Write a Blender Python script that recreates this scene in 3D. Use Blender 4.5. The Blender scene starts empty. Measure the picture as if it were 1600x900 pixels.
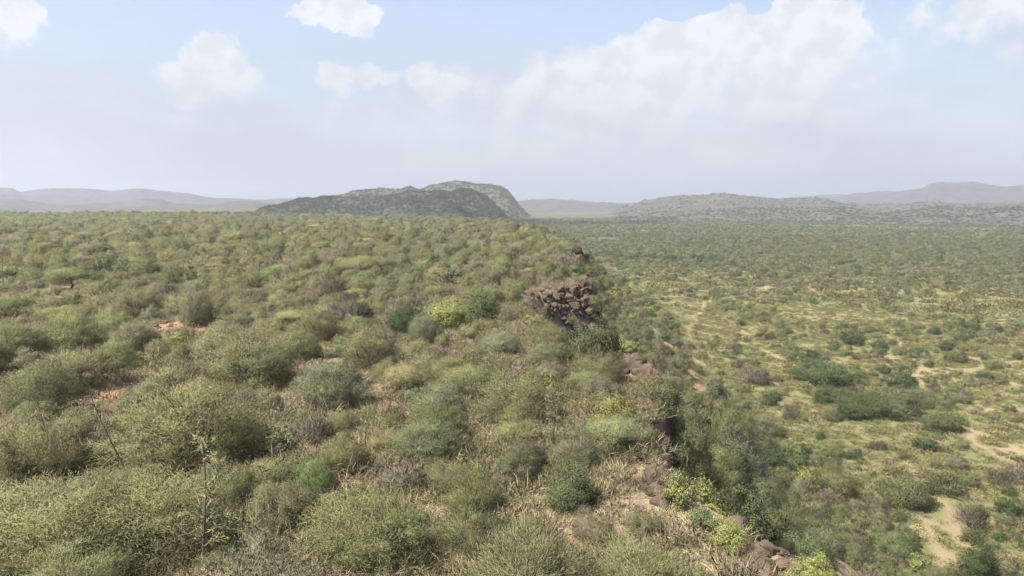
import bpy, math, random
import numpy as np
from mathutils import Vector

scene = bpy.context.scene
COL = scene.collection
R = math.radians

# ------------------------------------------------------------------ camera
CAM_Z, PITCH, FPX = 12.0, 6.7, 1142.0          # metres above the plateau, degrees down, focal length in photo pixels
cam_data = bpy.data.cameras.new('camera')
cam_data.sensor_width = 36.0
cam_data.lens = 36.0 * FPX / 1600.0
cam_data.clip_start, cam_data.clip_end = 0.5, 60000.0
cam = bpy.data.objects.new('camera', cam_data)
COL.objects.link(cam)
cam.location = (0, 0, CAM_Z)
cam.rotation_euler = (R(90 - PITCH), 0, 0)
scene.camera = cam

SP, CP = math.sin(R(PITCH)), math.cos(R(PITCH))
def ray(px, py):
    """unit direction through a photo pixel"""
    a, b = px - 800.0, 450.0 - py
    v = np.array([a, FPX * CP + b * SP, -FPX * SP + b * CP])
    return v / np.linalg.norm(v)
def project(P):
    P = np.atleast_2d(np.asarray(P, float))
    x, y, z = P[:, 0], P[:, 1], P[:, 2] - CAM_Z
    d = y * CP - z * SP
    u = y * SP + z * CP
    d = np.where(d < 0.1, 0.1, d)
    return 800 + FPX * x / d, 450 - FPX * u / d, d

# ------------------------------------------------------------------ sun, sky, exposure
SUN_EL, SUN_AZ = 63.0, -122.0                    # azimuth clockwise from +Y
SUN = np.array([math.sin(R(SUN_AZ)) * math.cos(R(SUN_EL)), math.cos(R(SUN_AZ)) * math.cos(R(SUN_EL)), math.sin(R(SUN_EL))])
sl = bpy.data.lights.new('sun', 'SUN')
sl.energy, sl.angle, sl.color = 5.0, R(0.53), (1.0, 0.945, 0.86)
so = bpy.data.objects.new('sun', sl)
COL.objects.link(so)
so.location = (-300, -100, 500)
so.rotation_euler = Vector(-SUN).to_track_quat('-Z', 'Y').to_euler()

scene.view_settings.view_transform = 'Standard'
scene.view_settings.look = 'None'
scene.view_settings.exposure = 1.6
scene.view_settings.gamma = 1.0
scene.cycles.use_denoising = True
scene.cycles.max_bounces = 6
scene.cycles.diffuse_bounces = 3
scene.cycles.transmission_bounces = 3
scene.cycles.volume_bounces = 1
scene.cycles.use_adaptive_sampling = True
scene.cycles.adaptive_threshold = 0.01
scene.cycles.caustics_reflective = False
scene.cycles.caustics_refractive = False

world = bpy.data.worlds.new('World')
scene.world = world
world.use_nodes = True
SKY_STRENGTH = 0.083
HAZE_DENSITY = 1.8e-4

class G:
    """small node-graph helper"""
    def __init__(s, tree): s.t = tree; s.n = tree.nodes; s.l = tree.links
    def new(s, typ, **kw):
        n = s.n.new(typ)
        for k, v in kw.items(): setattr(n, k, v)
        return n
    def put(s, sock, v):
        if isinstance(v, bpy.types.NodeSocket): s.l.new(v, sock)
        elif v is not None: sock.default_value = v
    def math(s, op, a, b=None, c=None, clamp=False):
        n = s.new('ShaderNodeMath', operation=op); n.use_clamp = clamp
        for i, v in enumerate((a, b, c)):
            if v is not None: s.put(n.inputs[i], v)
        return n.outputs[0]
    def vmath(s, op, a, b=None):
        n = s.new('ShaderNodeVectorMath', operation=op)
        s.put(n.inputs[0], a)
        if b is not None: s.put(n.inputs[1], b)
        return n.outputs[0]
    def smooth(s, v, lo, hi, o0=0.0, o1=1.0, kind='SMOOTHSTEP'):
        n = s.new('ShaderNodeMapRange', interpolation_type=kind)
        s.put(n.inputs[0], v)
        for i, q in enumerate((lo, hi, o0, o1)): s.put(n.inputs[1 + i], q)
        return n.outputs[0]
    def noise(s, vec, scale, detail=4, rough=0.55, dist=0.0):
        n = s.new('ShaderNodeTexNoise')
        if vec is not None: s.put(n.inputs['Vector'], vec)
        n.inputs['Scale'].default_value = scale; n.inputs['Detail'].default_value = detail
        n.inputs['Roughness'].default_value = rough; n.inputs['Distortion'].default_value = dist
        return n.outputs['Fac']
    def mix(s, fac, a, b, mode='MIX'):
        n = s.new('ShaderNodeMix', data_type='RGBA', blend_type=mode)
        s.put(n.inputs[0], fac)
        for sock, v in ((n.inputs[6], a), (n.inputs[7], b)):
            if isinstance(v, tuple) and len(v) == 3: v = (*v, 1)
            s.put(sock, v)
        return n.outputs[2]

def build_world():
    g = G(world.node_tree)
    g.n.clear()
    out = g.new('ShaderNodeOutputWorld'); bg = g.new('ShaderNodeBackground')
    g.l.new(bg.outputs[0], out.inputs[0])
    bg.inputs[1].default_value = SKY_STRENGTH
    sky = g.new('ShaderNodeTexSky', sky_type='NISHITA', sun_disc=False)
    sky.sun_elevation, sky.sun_rotation = R(SUN_EL), R(SUN_AZ)
    sky.air_density, sky.dust_density, sky.ozone_density = 1.0, 1.2, 1.0
    tc = g.new('ShaderNodeTexCoord')
    d = g.vmath('NORMALIZE', tc.outputs['Generated'])
    # billowing edges: the direction is pushed about by noise before the cloud shapes are looked up
    def colour_noise(scale, detail, rough=0.6):
        n = g.new('ShaderNodeTexNoise'); g.put(n.inputs['Vector'], d)
        n.inputs['Scale'].default_value = scale; n.inputs['Detail'].default_value = detail; n.inputs['Roughness'].default_value = rough
        return g.vmath('SUBTRACT', n.outputs['Color'], (0.5, 0.5, 0.5))
    def scaled(v, k):
        n = g.new('ShaderNodeVectorMath', operation='SCALE'); g.put(n.inputs[0], v); n.inputs[3].default_value = k
        return n.outputs[0]
    dw = g.vmath('ADD', d, scaled(colour_noise(11, 6), 0.045))
    dw = g.vmath('ADD', dw, scaled(colour_noise(55, 7), 0.030))
    sx = g.new('ShaderNodeSeparateXYZ'); g.put(sx.inputs[0], dw)
    az = g.math('ARCTAN2', sx.outputs[0], sx.outputs[1])
    el = g.math('ARCSINE', sx.outputs[2])
    clouds = [(12, 27, 40, 24, 1.0), (520, 12, 52, 22, 1.0), (548, 22, 42, 20, .9), (485, 22, 30, 12, .55),
              (332, 96, 40, 34, 1.4), (370, 122, 40, 22, 1.3), (305, 125, 46, 24, 1.25), (285, 186, 28, 10, .5), (385, 190, 34, 12, .42),
              (580, 116, 54, 14, .85), (522, 120, 28, 18, 1.15), (520, 152, 24, 30, .55), (560, 185, 70, 32, .4),
              (660, 116, 22, 22, 1.3), (700, 138, 54, 20, 1.2), (740, 170, 130, 60, .65),
              (1040, 68, 48, 32, 1.1), (1095, 78, 60, 38, 1.1), (1170, 72, 70, 46, 1.0), (1250, 45, 60, 46, 1.15), (1300, 60, 48, 46, 1.0), (1240, 8, 36, 22, 1.0),
              (830, 136, 60, 18, 1.0), (920, 122, 60, 22, 1.05), (995, 114, 34, 16, 1.0), (1150, 22, 20, 16, .7), (965, 82, 14, 16, .7),
              (1080, 130, 290, 62, .95), (1000, 185, 420, 75, .68), (1220, 120, 150, 72, .85), (890, 158, 170, 45, .9),
              (1540, 8, 90, 28, .36), (1590, 90, 32, 15, .42), (1440, 178, 60, 26, .33), (1250, 180, 160, 40, .35), (1480, 60, 160, 90, .12)]
    ell = []
    for (cx, cy, rx, ry, s) in clouds:
        v = ray(cx, cy)
        ell.append((math.atan2(v[0], v[1]), math.asin(v[2]), rx / FPX * .98, ry / FPX, s))
    rnd = random.Random(5)
    for _ in range(26):                                                 # the same fair-weather sky goes on all round
        a = rnd.uniform(R(46), R(314)); e = R(rnd.uniform(5, 38)); w = rnd.uniform(.05, .16)
        ell.append((a if a < math.pi else a - 2 * math.pi, e, w, w * rnd.uniform(.3, .55), rnd.uniform(.6, 1.1)))
    field = None
    for (a, e, ra, re, s) in ell:
        u = g.math('MULTIPLY', g.math('SUBTRACT', az, a), 1 / ra)
        dv = g.math('SUBTRACT', el, e)
        v = g.math('ADD', g.math('MULTIPLY', g.math('MAXIMUM', dv, 0.0), 1 / re), g.math('MULTIPLY', g.math('MINIMUM', dv, 0.0), .62 / re))
        r2 = g.math('ADD', g.math('MULTIPLY', u, u), g.math('MULTIPLY', v, v))
        f = g.math('MULTIPLY', g.math('SUBTRACT', 1.45, r2), s * .8)
        f = g.math('MINIMUM', f, s)
        field = f if field is None else g.math('SMOOTH_MAX', field, f, .12)
    n1 = g.noise(d, 24, 8, .56)
    n2 = g.noise(g.vmath('ADD', d, (0.010, 0.004, -0.018)), 24, 8, .56)
    f2 = g.math('ADD', field, g.math('MULTIPLY', g.math('SUBTRACT', n1, .5), 1.25))
    cover = g.smooth(f2, .10, g.smooth(el, .12, .24, 1.05, .36))
    # cloud body: bright billow tops, slightly grey folds
    relief = g.math('SUBTRACT', n1, n2)
    lit = g.smooth(relief, -.10, .10, .90, 1.03)
    low = g.smooth(el, .02, .2, .82, 1.0)
    body = g.math('MULTIPLY', lit, low)
    white = g.mix(1.0, (8.6, 8.6, 8.75), (1, 1, 1), 'MULTIPLY')
    cn = g.new('ShaderNodeCombineXYZ')
    for i, k in enumerate((3.9, 3.9, 3.95)): g.put(cn.inputs[i], g.math('MULTIPLY', body, k))
    # thin high veil
    veil = g.math('MULTIPLY', g.smooth(el, .07, .36, .86, .33), g.smooth(g.noise(g.vmath('MULTIPLY', d, (1.0, 1.0, 3.0)), 3.0, 5, .55), .3, .7, .75, 1.1))
    base = g.mix(veil, sky.outputs[0], (2.56, 2.64, 2.92))
    op = g.math('MULTIPLY', cover, g.smooth(el, .03, .22, .45, .80))
    colr = g.mix(op, base, cn.outputs[0])
    g.l.new(colr, bg.inputs[0])
build_world()

# ------------------------------------------------------------------ numpy noise and terrain
def hash2(i, j, seed):
    n = (i.astype(np.int64) * 374761393 + j.astype(np.int64) * 668265263 + seed * 1274126177) & 0x7fffffff
    n = ((n ^ (n >> 13)) * 1274126177) & 0x7fffffff
    return ((n ^ (n >> 16)) & 0xffff) / 65535.0
def vnoise(x, y, seed=0):
    i, j = np.floor(x), np.floor(y)
    fx, fy = x - i, y - j
    fx = fx * fx * (3 - 2 * fx); fy = fy * fy * (3 - 2 * fy)
    a, b = hash2(i, j, seed), hash2(i + 1, j, seed)
    c, d = hash2(i, j + 1, seed), hash2(i + 1, j + 1, seed)
    return (a * (1 - fx) + b * fx) * (1 - fy) + (c * (1 - fx) + d * fx) * fy
def fbm(x, y, scale, octs=4, seed=0, gain=.5):
    x = np.asarray(x, float) / scale; y = np.asarray(y, float) / scale
    s = np.zeros(np.broadcast(x, y).shape); a = 1.0; t = 0.0
    for o in range(octs):
        s = s + a * (vnoise(x + 17.3 * o, y - 9.1 * o, seed + o) - .5); t += a
        a *= gain; x = x * 2.03; y = y * 2.03
    return 2 * s / t
def ss(a, b, x):
    t = np.clip((x - a) / (b - a), 0, 1)
    return t * t * (3 - 2 * t)

EDGE = [(60, -3000), (45, -600), (30, -100), (20, -25), (13, 5), (11, 15), (9.2, 22.4), (7.2, 28.5), (6.9, 34), (7.4, 40), (9.8, 47), (9.6, 53), (6.5, 58), (4.5, 64),
        (2.5, 74), (1.5, 86), (3.5, 97), (8, 106), (11.2, 116), (12, 138), (14, 165), (17, 200), (18.5, 245), (14, 300), (8, 380), (-2, 470), (-40, 560), (-110, 660),
        (-250, 770), (-600, 880), (-1500, 1050), (-4000, 1300), (-20000, 1800)]
def catmull(P, n=4):
    P = np.array(P, float); out = []
    for k in range(len(P) - 1):
        p0, p1, p2, p3 = P[max(k - 1, 0)], P[k], P[k + 1], P[min(k + 2, len(P) - 1)]
        for t in np.linspace(0, 1, n, endpoint=False):
            # lower tension on the long outer spans
            m1, m2 = (p2 - p0) * .5, (p3 - p1) * .5
            L = np.linalg.norm(p2 - p1)
            m1 *= min(1, L / (np.linalg.norm(m1) + 1e-9)); m2 *= min(1, L / (np.linalg.norm(m2) + 1e-9))
            h = (2 * t ** 3 - 3 * t ** 2 + 1, t ** 3 - 2 * t ** 2 + t, -2 * t ** 3 + 3 * t ** 2, t ** 3 - t ** 2)
            out.append(h[0] * p1 + h[1] * m1 + h[2] * p2 + h[3] * m2)
    out.append(P[-1])
    return np.array(out)
EP = catmull(EDGE, 3)
def edge_dist(x, y):
    """signed distance to the escarpment edge, positive on the valley side"""
    x = np.asarray(x, float); y = np.asarray(y, float)
    best = np.full(x.shape, 1e18); sign = np.ones(x.shape)
    for k in range(len(EP) - 1):
        ax, ay = EP[k]; bx, by = EP[k + 1]
        dx, dy = bx - ax, by - ay
        L2 = dx * dx + dy * dy
        t = np.clip(((x - ax) * dx + (y - ay) * dy) / L2, 0, 1)
        qx, qy = x - (ax + t * dx), y - (ay + t * dy)
        d = qx * qx + qy * qy
        cr = dx * (y - ay) - dy * (x - ax)                # > 0 left of the walk (plateau)
        m = d < best - 1e-9
        best = np.where(m, d, best); sign = np.where(m, np.where(cr > 0, -1.0, 1.0), sign)
    return np.sqrt(best) * sign
def height(x, y, want_s=False):
    x = np.asarray(x, float); y = np.asarray(y, float)
    r = np.hypot(x, y)
    w = np.clip(r / 120, .25, 6)
    xs = x + fbm(x, y, 9, 3, 3) * 1.1 * np.minimum(w, 1.5); ys = y + fbm(x, y, 9, 3, 8) * 1.1
    s = edge_dist(xs, ys)
    far_left = ss(-60, -320, x) * ss(500, 640, y)
    depth = 30 * (1 - far_left) + 13 * far_left
    cliff = (1.7 + 2.0 * np.clip(fbm(x, y, 26, 2, 41) + .35, 0, 1)) * (1 - far_left)
    prom = np.exp(-(((y - 103) / 13) ** 2)) * (np.abs(x) < 60)
    cliff = cliff + prom * 2.2
    cw = 1.6 + 26 * far_left + prom * 5.5
    W = 46 + 18 * fbm(x, y, 60, 2, 12) + 200 * far_left
    t = np.clip(s / W, 0, 1)
    talus = 1 - (1 - t) ** 1.75
    h = -cliff * ss(0, 1, s / cw) - (depth - cliff) * talus
    h = h + ss(-1, 2, s) * (1 - ss(6, 14, s)) * (1 - far_left) * fbm(x, y, 3.2, 3, 15) * (1.0 + prom)
    onp = 1 - ss(-2, 6, s)
    val = ss(20, 70, s)
    h = h - onp * 2.2 * ss(260, 760, r)
    h = h + onp * (fbm(x, y, 22, 4, 1) * .55 + fbm(x, y, 260, 2, 2) * 2.2 * ss(60, 300, r))
    h = h + (1 - onp) * (1 - val) * fbm(x, y, 10, 4, 5) * 1.6
    h = h + val * (fbm(x, y, 18, 3, 6) * .3 + fbm(x, y, 150, 3, 7) * 2.4 + fbm(x, y, 700, 2, 9) * 5 * ss(500, 1500, r))
    return (h, s) if want_s else h
def ground_at(px, py):
    d = ray(px, py)
    t = np.concatenate([np.arange(12, 260, .12), np.geomspace(260, 5000, 4000)])
    P = np.array([0, 0, CAM_Z]) + d * t[:, None]
    below = P[:, 2] < height(P[:, 0], P[:, 1])
    k = int(np.argmax(below)) if below.any() else len(t) - 1
    return P[k], t[k]

# ------------------------------------------------------------------ mesh and object helpers
def link(o, parent=None):
    COL.objects.link(o)
    if parent is not None: o.parent = parent
    return o
def make_mesh(name, V, F, mats, midx=None, tone=None, smooth=False, nrm=None):
    V = np.asarray(V, np.float32).reshape(-1, 3); F = np.asarray(F, np.int32)
    me = bpy.data.meshes.new(name)
    n, k = F.shape
    me.vertices.add(len(V)); me.vertices.foreach_set('co', V.ravel())
    me.loops.add(n * k); me.loops.foreach_set('vertex_index', F.ravel())
    me.polygons.add(n); me.polygons.foreach_set('loop_start', np.arange(0, n * k, k, dtype=np.int32))
    if smooth: me.polygons.foreach_set('use_smooth', np.ones(n, bool))
    for m in mats: me.materials.append(m)
    if midx is not None: me.polygons.foreach_set('material_index', np.asarray(midx, np.int32))
    if nrm is not None:
        a = me.attributes.new('facing', 'FLOAT_VECTOR', 'POINT'); a.data.foreach_set('vector', np.asarray(nrm, np.float32).ravel())
    if tone is not None:
        a = me.attributes.new('tone', 'FLOAT', 'POINT'); a.data.foreach_set('value', np.asarray(tone, np.float32))
    me.update(calc_edges=True)
    return me
def tag(o, label=None, cat=None, group=None, kind=None):
    for k, v in (('label', label), ('category', cat), ('group', group), ('kind', kind)):
        if v: o[k] = v

# ------------------------------------------------------------------ materials
def material(name):
    m = bpy.data.materials.new(name); m.use_nodes = True
    g = G(m.node_tree); g.n.clear()
    out = g.new('ShaderNodeOutputMaterial')
    return m, g, out
def leaf_material(name, translucency=.3):
    """colour comes from each plant's own tint; clumps of one plant differ a little in tone"""
    m, g, out = material(name)
    at = g.new('ShaderNodeAttribute', attribute_type='INSTANCER', attribute_name='tint')
    tn = g.new('ShaderNodeAttribute', attribute_type='GEOMETRY', attribute_name='tone')
    hs = g.new('ShaderNodeHueSaturation')
    g.put(hs.inputs['Hue'], g.smooth(tn.outputs['Fac'], 0, 1, .485, .515, 'LINEAR'))
    g.put(hs.inputs['Saturation'], g.smooth(tn.outputs['Fac'], 0, 1, .82, 1.15, 'LINEAR'))
    g.put(hs.inputs['Value'], g.smooth(tn.outputs['Fac'], 0, 1, .68, 1.32, 'LINEAR'))
    g.put(hs.inputs['Color'], at.outputs['Color'])
    di = g.new('ShaderNodeBsdfDiffuse'); tr = g.new('ShaderNodeBsdfTranslucent'); mx = g.new('ShaderNodeMixShader')
    g.put(di.inputs[0], hs.outputs[0]); g.put(tr.inputs[0], hs.outputs[0])
    mx.inputs[0].default_value = translucency
    fa = g.new('ShaderNodeAttribute', attribute_type='GEOMETRY', attribute_name='facing')     # leaves turn their faces outwards and to the light
    vt = g.new('ShaderNodeVectorTransform', vector_type='NORMAL', convert_from='OBJECT', convert_to='WORLD')
    g.put(vt.inputs[0], fa.outputs['Vector'])
    g.put(di.inputs['Normal'], g.vmath('NORMALIZE', vt.outputs[0]))
    g.l.new(di.outputs[0], mx.inputs[1]); g.l.new(tr.outputs[0], mx.inputs[2]); g.l.new(mx.outputs[0], out.inputs[0])
    return m
M_LEAF = leaf_material('leaf', .35)
M_TWIG = leaf_material('dry_twig', .0)
def bark_material():
    m, g, out = material('bark')
    b = g.new('ShaderNodeBsdfDiffuse')
    tc = g.new('ShaderNodeTexCoord')
    n = g.noise(g.vmath('MULTIPLY', tc.outputs['Object'], (1, 1, .25)), 14, 4)
    g.put(b.inputs[0], g.mix(n, (.045, .036, .030), (.17, .145, .12)))
    g.l.new(b.outputs[0], out.inputs[0])
    return m
M_BARK = bark_material()
def pale_bark_material():
    m, g, out = material('pale_bark')
    b = g.new('ShaderNodeBsdfDiffuse')
    tc = g.new('ShaderNodeTexCoord')
    g.put(b.inputs[0], g.mix(g.noise(tc.outputs['Object'], 9, 4), (.11, .10, .08), (.22, .20, .16)))
    g.l.new(b.outputs[0], out.inputs[0])
    return m
M_PALE = pale_bark_material()
def rock_material():
    m, g, out = material('rock')
    p = g.new('ShaderNodeBsdfPrincipled'); p.inputs['Roughness'].default_value = .9
    p.inputs['Specular IOR Level'].default_value = .2
    tc = g.new('ShaderNodeTexCoord'); oi = g.new('ShaderNodeObjectInfo')
    v = g.vmath('ADD', tc.outputs['Object'], oi.outputs['Location'])
    big = g.noise(v, .9, 6, .65); fine = g.noise(v, 7, 6, .7)
    c = g.mix(g.smooth(big, .35, .68), (.036, .027, .018), (.105, .076, .050))
    c = g.mix(g.smooth(fine, .55, .78), c, (.15, .118, .084))
    c = g.mix(g.smooth(oi.outputs['Random'], 0, 1, 0, .35, 'LINEAR'), c, (.10, .072, .052))
    lich = g.noise(v, 3.1, 5, .7)
    c = g.mix(g.smooth(lich, .62, .72, 0, .6), c, (.17, .155, .125))
    g.put(p.inputs['Base Color'], c)
    bp = g.new('ShaderNodeBump'); bp.inputs['Strength'].default_value = .7; bp.inputs['Distance'].default_value = .12
    g.put(bp.inputs['Height'], g.math('ADD', g.math('MULTIPLY', fine, .6), big)); g.l.new(bp.outputs[0], p.inputs['Normal'])
    g.l.new(p.outputs[0], out.inputs[0])
    return m
M_ROCK = rock_material()
def ground_material():
    m, g, out = material('dry_ground')
    p = g.new('ShaderNodeBsdfPrincipled'); p.inputs['Roughness'].default_value = .95; p.inputs['Specular IOR Level'].default_value = .1
    geo = g.new('ShaderNodeNewGeometry'); P = geo.outputs['Position']
    z = g.new('ShaderNodeAttribute', attribute_type='GEOMETRY', attribute_name='zone')
    sz = g.new('ShaderNodeSeparateColor'); g.put(sz.inputs[0], z.outputs['Color'])
    valley, bare, rock = sz.outputs[0], sz.outputs[1], sz.outputs[2]
    nA = g.noise(P, .035, 5, .6); nB = g.noise(P, .3, 5, .62); nC = g.noise(P, 2.2, 5, .7); nD = g.noise(P, .008, 4, .6); nE = g.noise(P, 9, 3, .6)
    soil = g.mix(nB, (.195, .102, .060), (.275, .17, .108))
    straw = g.mix(nC, (.19, .145, .08), (.33, .26, .15))
    litter = g.mix(nE, (.10, .08, .06), (.22, .175, .13))
    pl = g.mix(g.smooth(nC, .38, .66), litter, straw)
    pl = g.mix(g.smooth(nB, .56, .70), pl, soil)
    pl = g.mix(g.math('MULTIPLY', bare, g.smooth(nC, .30, .55, .35, 1.0)), pl, soil)
    # valley: yellow grass, green ground cover, tan bare soil and tracks
    vgrass = g.mix(nC, (.112, .108, .048), (.165, .152, .071))
    vgreen = g.mix(nE, (.088, .094, .044), (.135, .138, .062))
    vsoil = g.mix(nB, (.175, .13, .08), (.235, .18, .115))
    va = g.mix(g.smooth(nB, .40, .60), vgrass, vgreen)
    va = g.mix(g.smooth(g.math('ADD', g.math('MULTIPLY', nA, .5), g.math('MULTIPLY', g.noise(P, .16, 6, .7), .5)), .53, .60), va, vsoil)
    va = g.mix(g.math('MULTIPLY', bare, .85), va, vsoil)
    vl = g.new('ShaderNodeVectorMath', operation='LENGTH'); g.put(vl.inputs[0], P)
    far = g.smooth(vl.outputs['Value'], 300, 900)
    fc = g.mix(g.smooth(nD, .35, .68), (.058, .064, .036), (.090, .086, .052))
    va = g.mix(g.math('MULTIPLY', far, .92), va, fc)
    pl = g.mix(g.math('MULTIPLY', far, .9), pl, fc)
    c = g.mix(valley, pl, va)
    rk = g.mix(nC, (.07, .055, .047), (.22, .165, .13))
    c = g.mix(rock, c, rk)
    g.put(p.inputs['Base Color'], c)
    bp = g.new('ShaderNodeBump'); bp.inputs['Strength'].default_value = .8; bp.inputs['Distance'].default_value = .35
    g.put(bp.inputs['Height'], g.math('ADD', g.math('MULTIPLY', nC, .7), g.math('MULTIPLY', nE, .3)))
    g.l.new(bp.outputs[0], p.inputs['Normal'])
    g.l.new(p.outputs[0], out.inputs[0])
    return m
def hill_material(name, lo, hi, bare, scale):
    m, g, out = material(name)
    b = g.new('ShaderNodeBsdfDiffuse')
    geo = g.new('ShaderNodeNewGeometry'); P = geo.outputs['Position']
    n1 = g.noise(P, scale, 7, .65); n2 = g.noise(P, scale * 7, 6, .7)
    c = g.mix(g.smooth(n2, .38, .62), lo, hi)
    sx = g.new('ShaderNodeSeparateXYZ'); g.put(sx.inputs[0], geo.outputs['Normal'])
    steep = g.smooth(sx.outputs[2], .93, .72)
    c = g.mix(g.math('MULTIPLY', g.smooth(g.math('ADD', n1, g.math('MULTIPLY', steep, .14)), .54, .72), .5), c, bare)
    g.put(b.inputs[0], c)
    bp = g.new('ShaderNodeBump'); bp.inputs['Strength'].default_value = 1.0; bp.inputs['Distance'].default_value = 3.0
    g.put(bp.inputs['Height'], n2); g.l.new(bp.outputs[0], b.inputs['Normal'])
    g.l.new(b.outputs[0], out.inputs[0])
    return m

# ------------------------------------------------------------------ ground sheet
# bare soil patches seen between the bushes: pixel centre, half width and half height in photo pixels
BARE_PIX = [(88, 469, 26, 8), (268, 510, 32, 11), (300, 520, 26, 7), (185, 614, 28, 9), (165, 640, 30, 8), (590, 640, 20, 5), 
            (1000, 745, 26, 10), (1060, 830, 14, 5), (985, 690, 20, 8), (900, 850, 12, 4), (690, 500, 14, 5), (200, 605, 12, 5),
            (1045, 545, 22, 8), (1085, 600, 16, 14), (1090, 622, 18, 6), (1260, 540, 16, 4), (1470, 580, 34, 5), (1450, 690, 22, 5), (1530, 680, 26, 7), (1580, 700, 20, 8), (1300, 640, 10, 5),
            (1110, 510, 20, 4), (950, 420, 16, 4), (1580, 397, 18, 2), (1430, 830, 20, 8), (1480, 870, 12, 12), (1460, 820, 14, 10), (1560, 810, 20, 5), (1105, 690, 10, 4), (1170, 520, 20, 3),
            (940, 373, 26, 2), (1040, 540, 20, 8), (1085, 655, 20, 5), (1180, 655, 18, 6), (1200, 690, 16, 5), (1390, 560, 16, 4), (1545, 640, 16, 3), (1520, 560, 18, 3), (1330, 455, 16, 1.2), (1480, 470, 14, 1.2)]
BARE = []
for (px, py, hw, hh) in BARE_PIX:
    p, t = ground_at(px, py)
    q, _ = ground_at(px, max(py - hh, 340))
    BARE.append((p[0], p[1], max(hw * t / FPX, .4), max(min(abs(q[1] - p[1]), 60), .6)))
def bare_mask(x, y):
    x = np.asarray(x, float); y = np.asarray(y, float)
    b = np.zeros(x.shape)
    w = 1 + .9 * fbm(x, y, 3.0, 3, 21)
    for (cx, cy, rx, ry) in BARE:
        d = ((x - cx) / rx) ** 2 + ((y - cy) / ry) ** 2
        b = np.maximum(b, 1 - ss(.35, 1.5, d * w))
    # cattle tracks winding over the valley floor
    return b
TRACKS = [[(1560, 900), (1500, 850), (1470, 800), (1440, 760), (1400, 720)], [(1480, 900), (1440, 830), (1430, 780)], [(1600, 730), (1530, 690), (1470, 640), (1420, 560), (1400, 520)],
          [(1100, 640), (1090, 600), (1060, 560), (1080, 500), (1110, 460)], [(1110, 680), (1170, 720), (1260, 790)], [(1600, 560), (1500, 580), (1380, 590), (1250, 540)], [(1230, 560), (1140, 530), (1010, 480)]]
TR = []
for tr in TRACKS:
    TR.append([ground_at(*q)[0][:2] for q in tr])
def track_mask(x, y):
    x = np.asarray(x, float); y = np.asarray(y, float)
    xs = x + 3 * fbm(x, y, 12, 2, 31); ys = y + 3 * fbm(x, y, 12, 2, 32)
    best = np.full(x.shape, 1e9)
    for P in TR:
        for (ax, ay), (bx, by) in zip(P, P[1:]):
            dx, dy = bx - ax, by - ay
            t = np.clip(((xs - ax) * dx + (ys - ay) * dy) / (dx * dx + dy * dy + 1e-9), 0, 1)
            best = np.minimum(best, (xs - ax - t * dx) ** 2 + (ys - ay - t * dy) ** 2)
    return 1 - ss(.2, 1.3, np.sqrt(best))
def zone_at(x, y):
    h, s = height(x, y, True)
    return h, s
def build_ground():
    th = np.concatenate([np.radians(np.linspace(-48, 48, 400)), np.radians(np.linspace(48, 312, 70))[1:-1]])
    rr = np.concatenate([np.linspace(2, 14, 10, endpoint=False), np.geomspace(14, 420, 400, endpoint=False), np.geomspace(420, 14000, 210)])
    A, Q = np.meshgrid(th, rr)
    X, Y = Q * np.sin(A), Q * np.cos(A)
    Z, S = height(X, Y, True)
    nr, na = X.shape
    V = np.stack([X, Y, Z], -1).reshape(-1, 3)
    i = np.arange(nr - 1)[:, None] * na; j = np.arange(na)[None, :]
    jn = (j + 1) % na
    F = np.stack([i + j, i + na + j, i + na + jn, i + jn], -1).reshape(-1, 4)
    F = F[:, ::-1]
    me = make_mesh('ground', V, F, [ground_material()], smooth=True)
    # the hole under the camera is closed by one ring face
    dz_r = np.abs(np.gradient(Z, axis=0)) / np.maximum(np.abs(np.gradient(Q, axis=0)), 1e-6)
    dz_t = np.abs(np.gradient(Z, axis=1)) / np.maximum(Q * .0042, 1e-6)
    steep = np.maximum(dz_r, dz_t)
    farl = ss(-60, -320, X) * ss(500, 640, Y)
    rock = ss(.75, 1.5, steep) * (1 - ss(14, 30, S)) * ss(-3, 0, S) * (1 - farl)
    valley = ss(10, 34, S) * (1 - farl) + farl * .3
    bare = np.maximum(bare_mask(X, Y), track_mask(X, Y) * ss(20, 60, S))
    z4 = np.stack([valley, bare, rock, np.ones_like(rock)], -1).reshape(-1, 4)
    a = me.attributes.new('zone', 'FLOAT_COLOR', 'POINT'); a.data.foreach_set('color', z4.astype(np.float32).ravel())
    o = link(bpy.data.objects.new('ground', me)); o['kind'] = 'structure'
    me2_v = V[:na]; c = len(me2_v)
    V2 = np.vstack([me2_v, [[0, 0, float(height(np.array([0.]), np.array([0.]))[0])]]])
    F2 = np.stack([np.arange(na), np.roll(np.arange(na), -1), np.full(na, c)], -1)
    return o
ground = build_ground()

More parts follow.
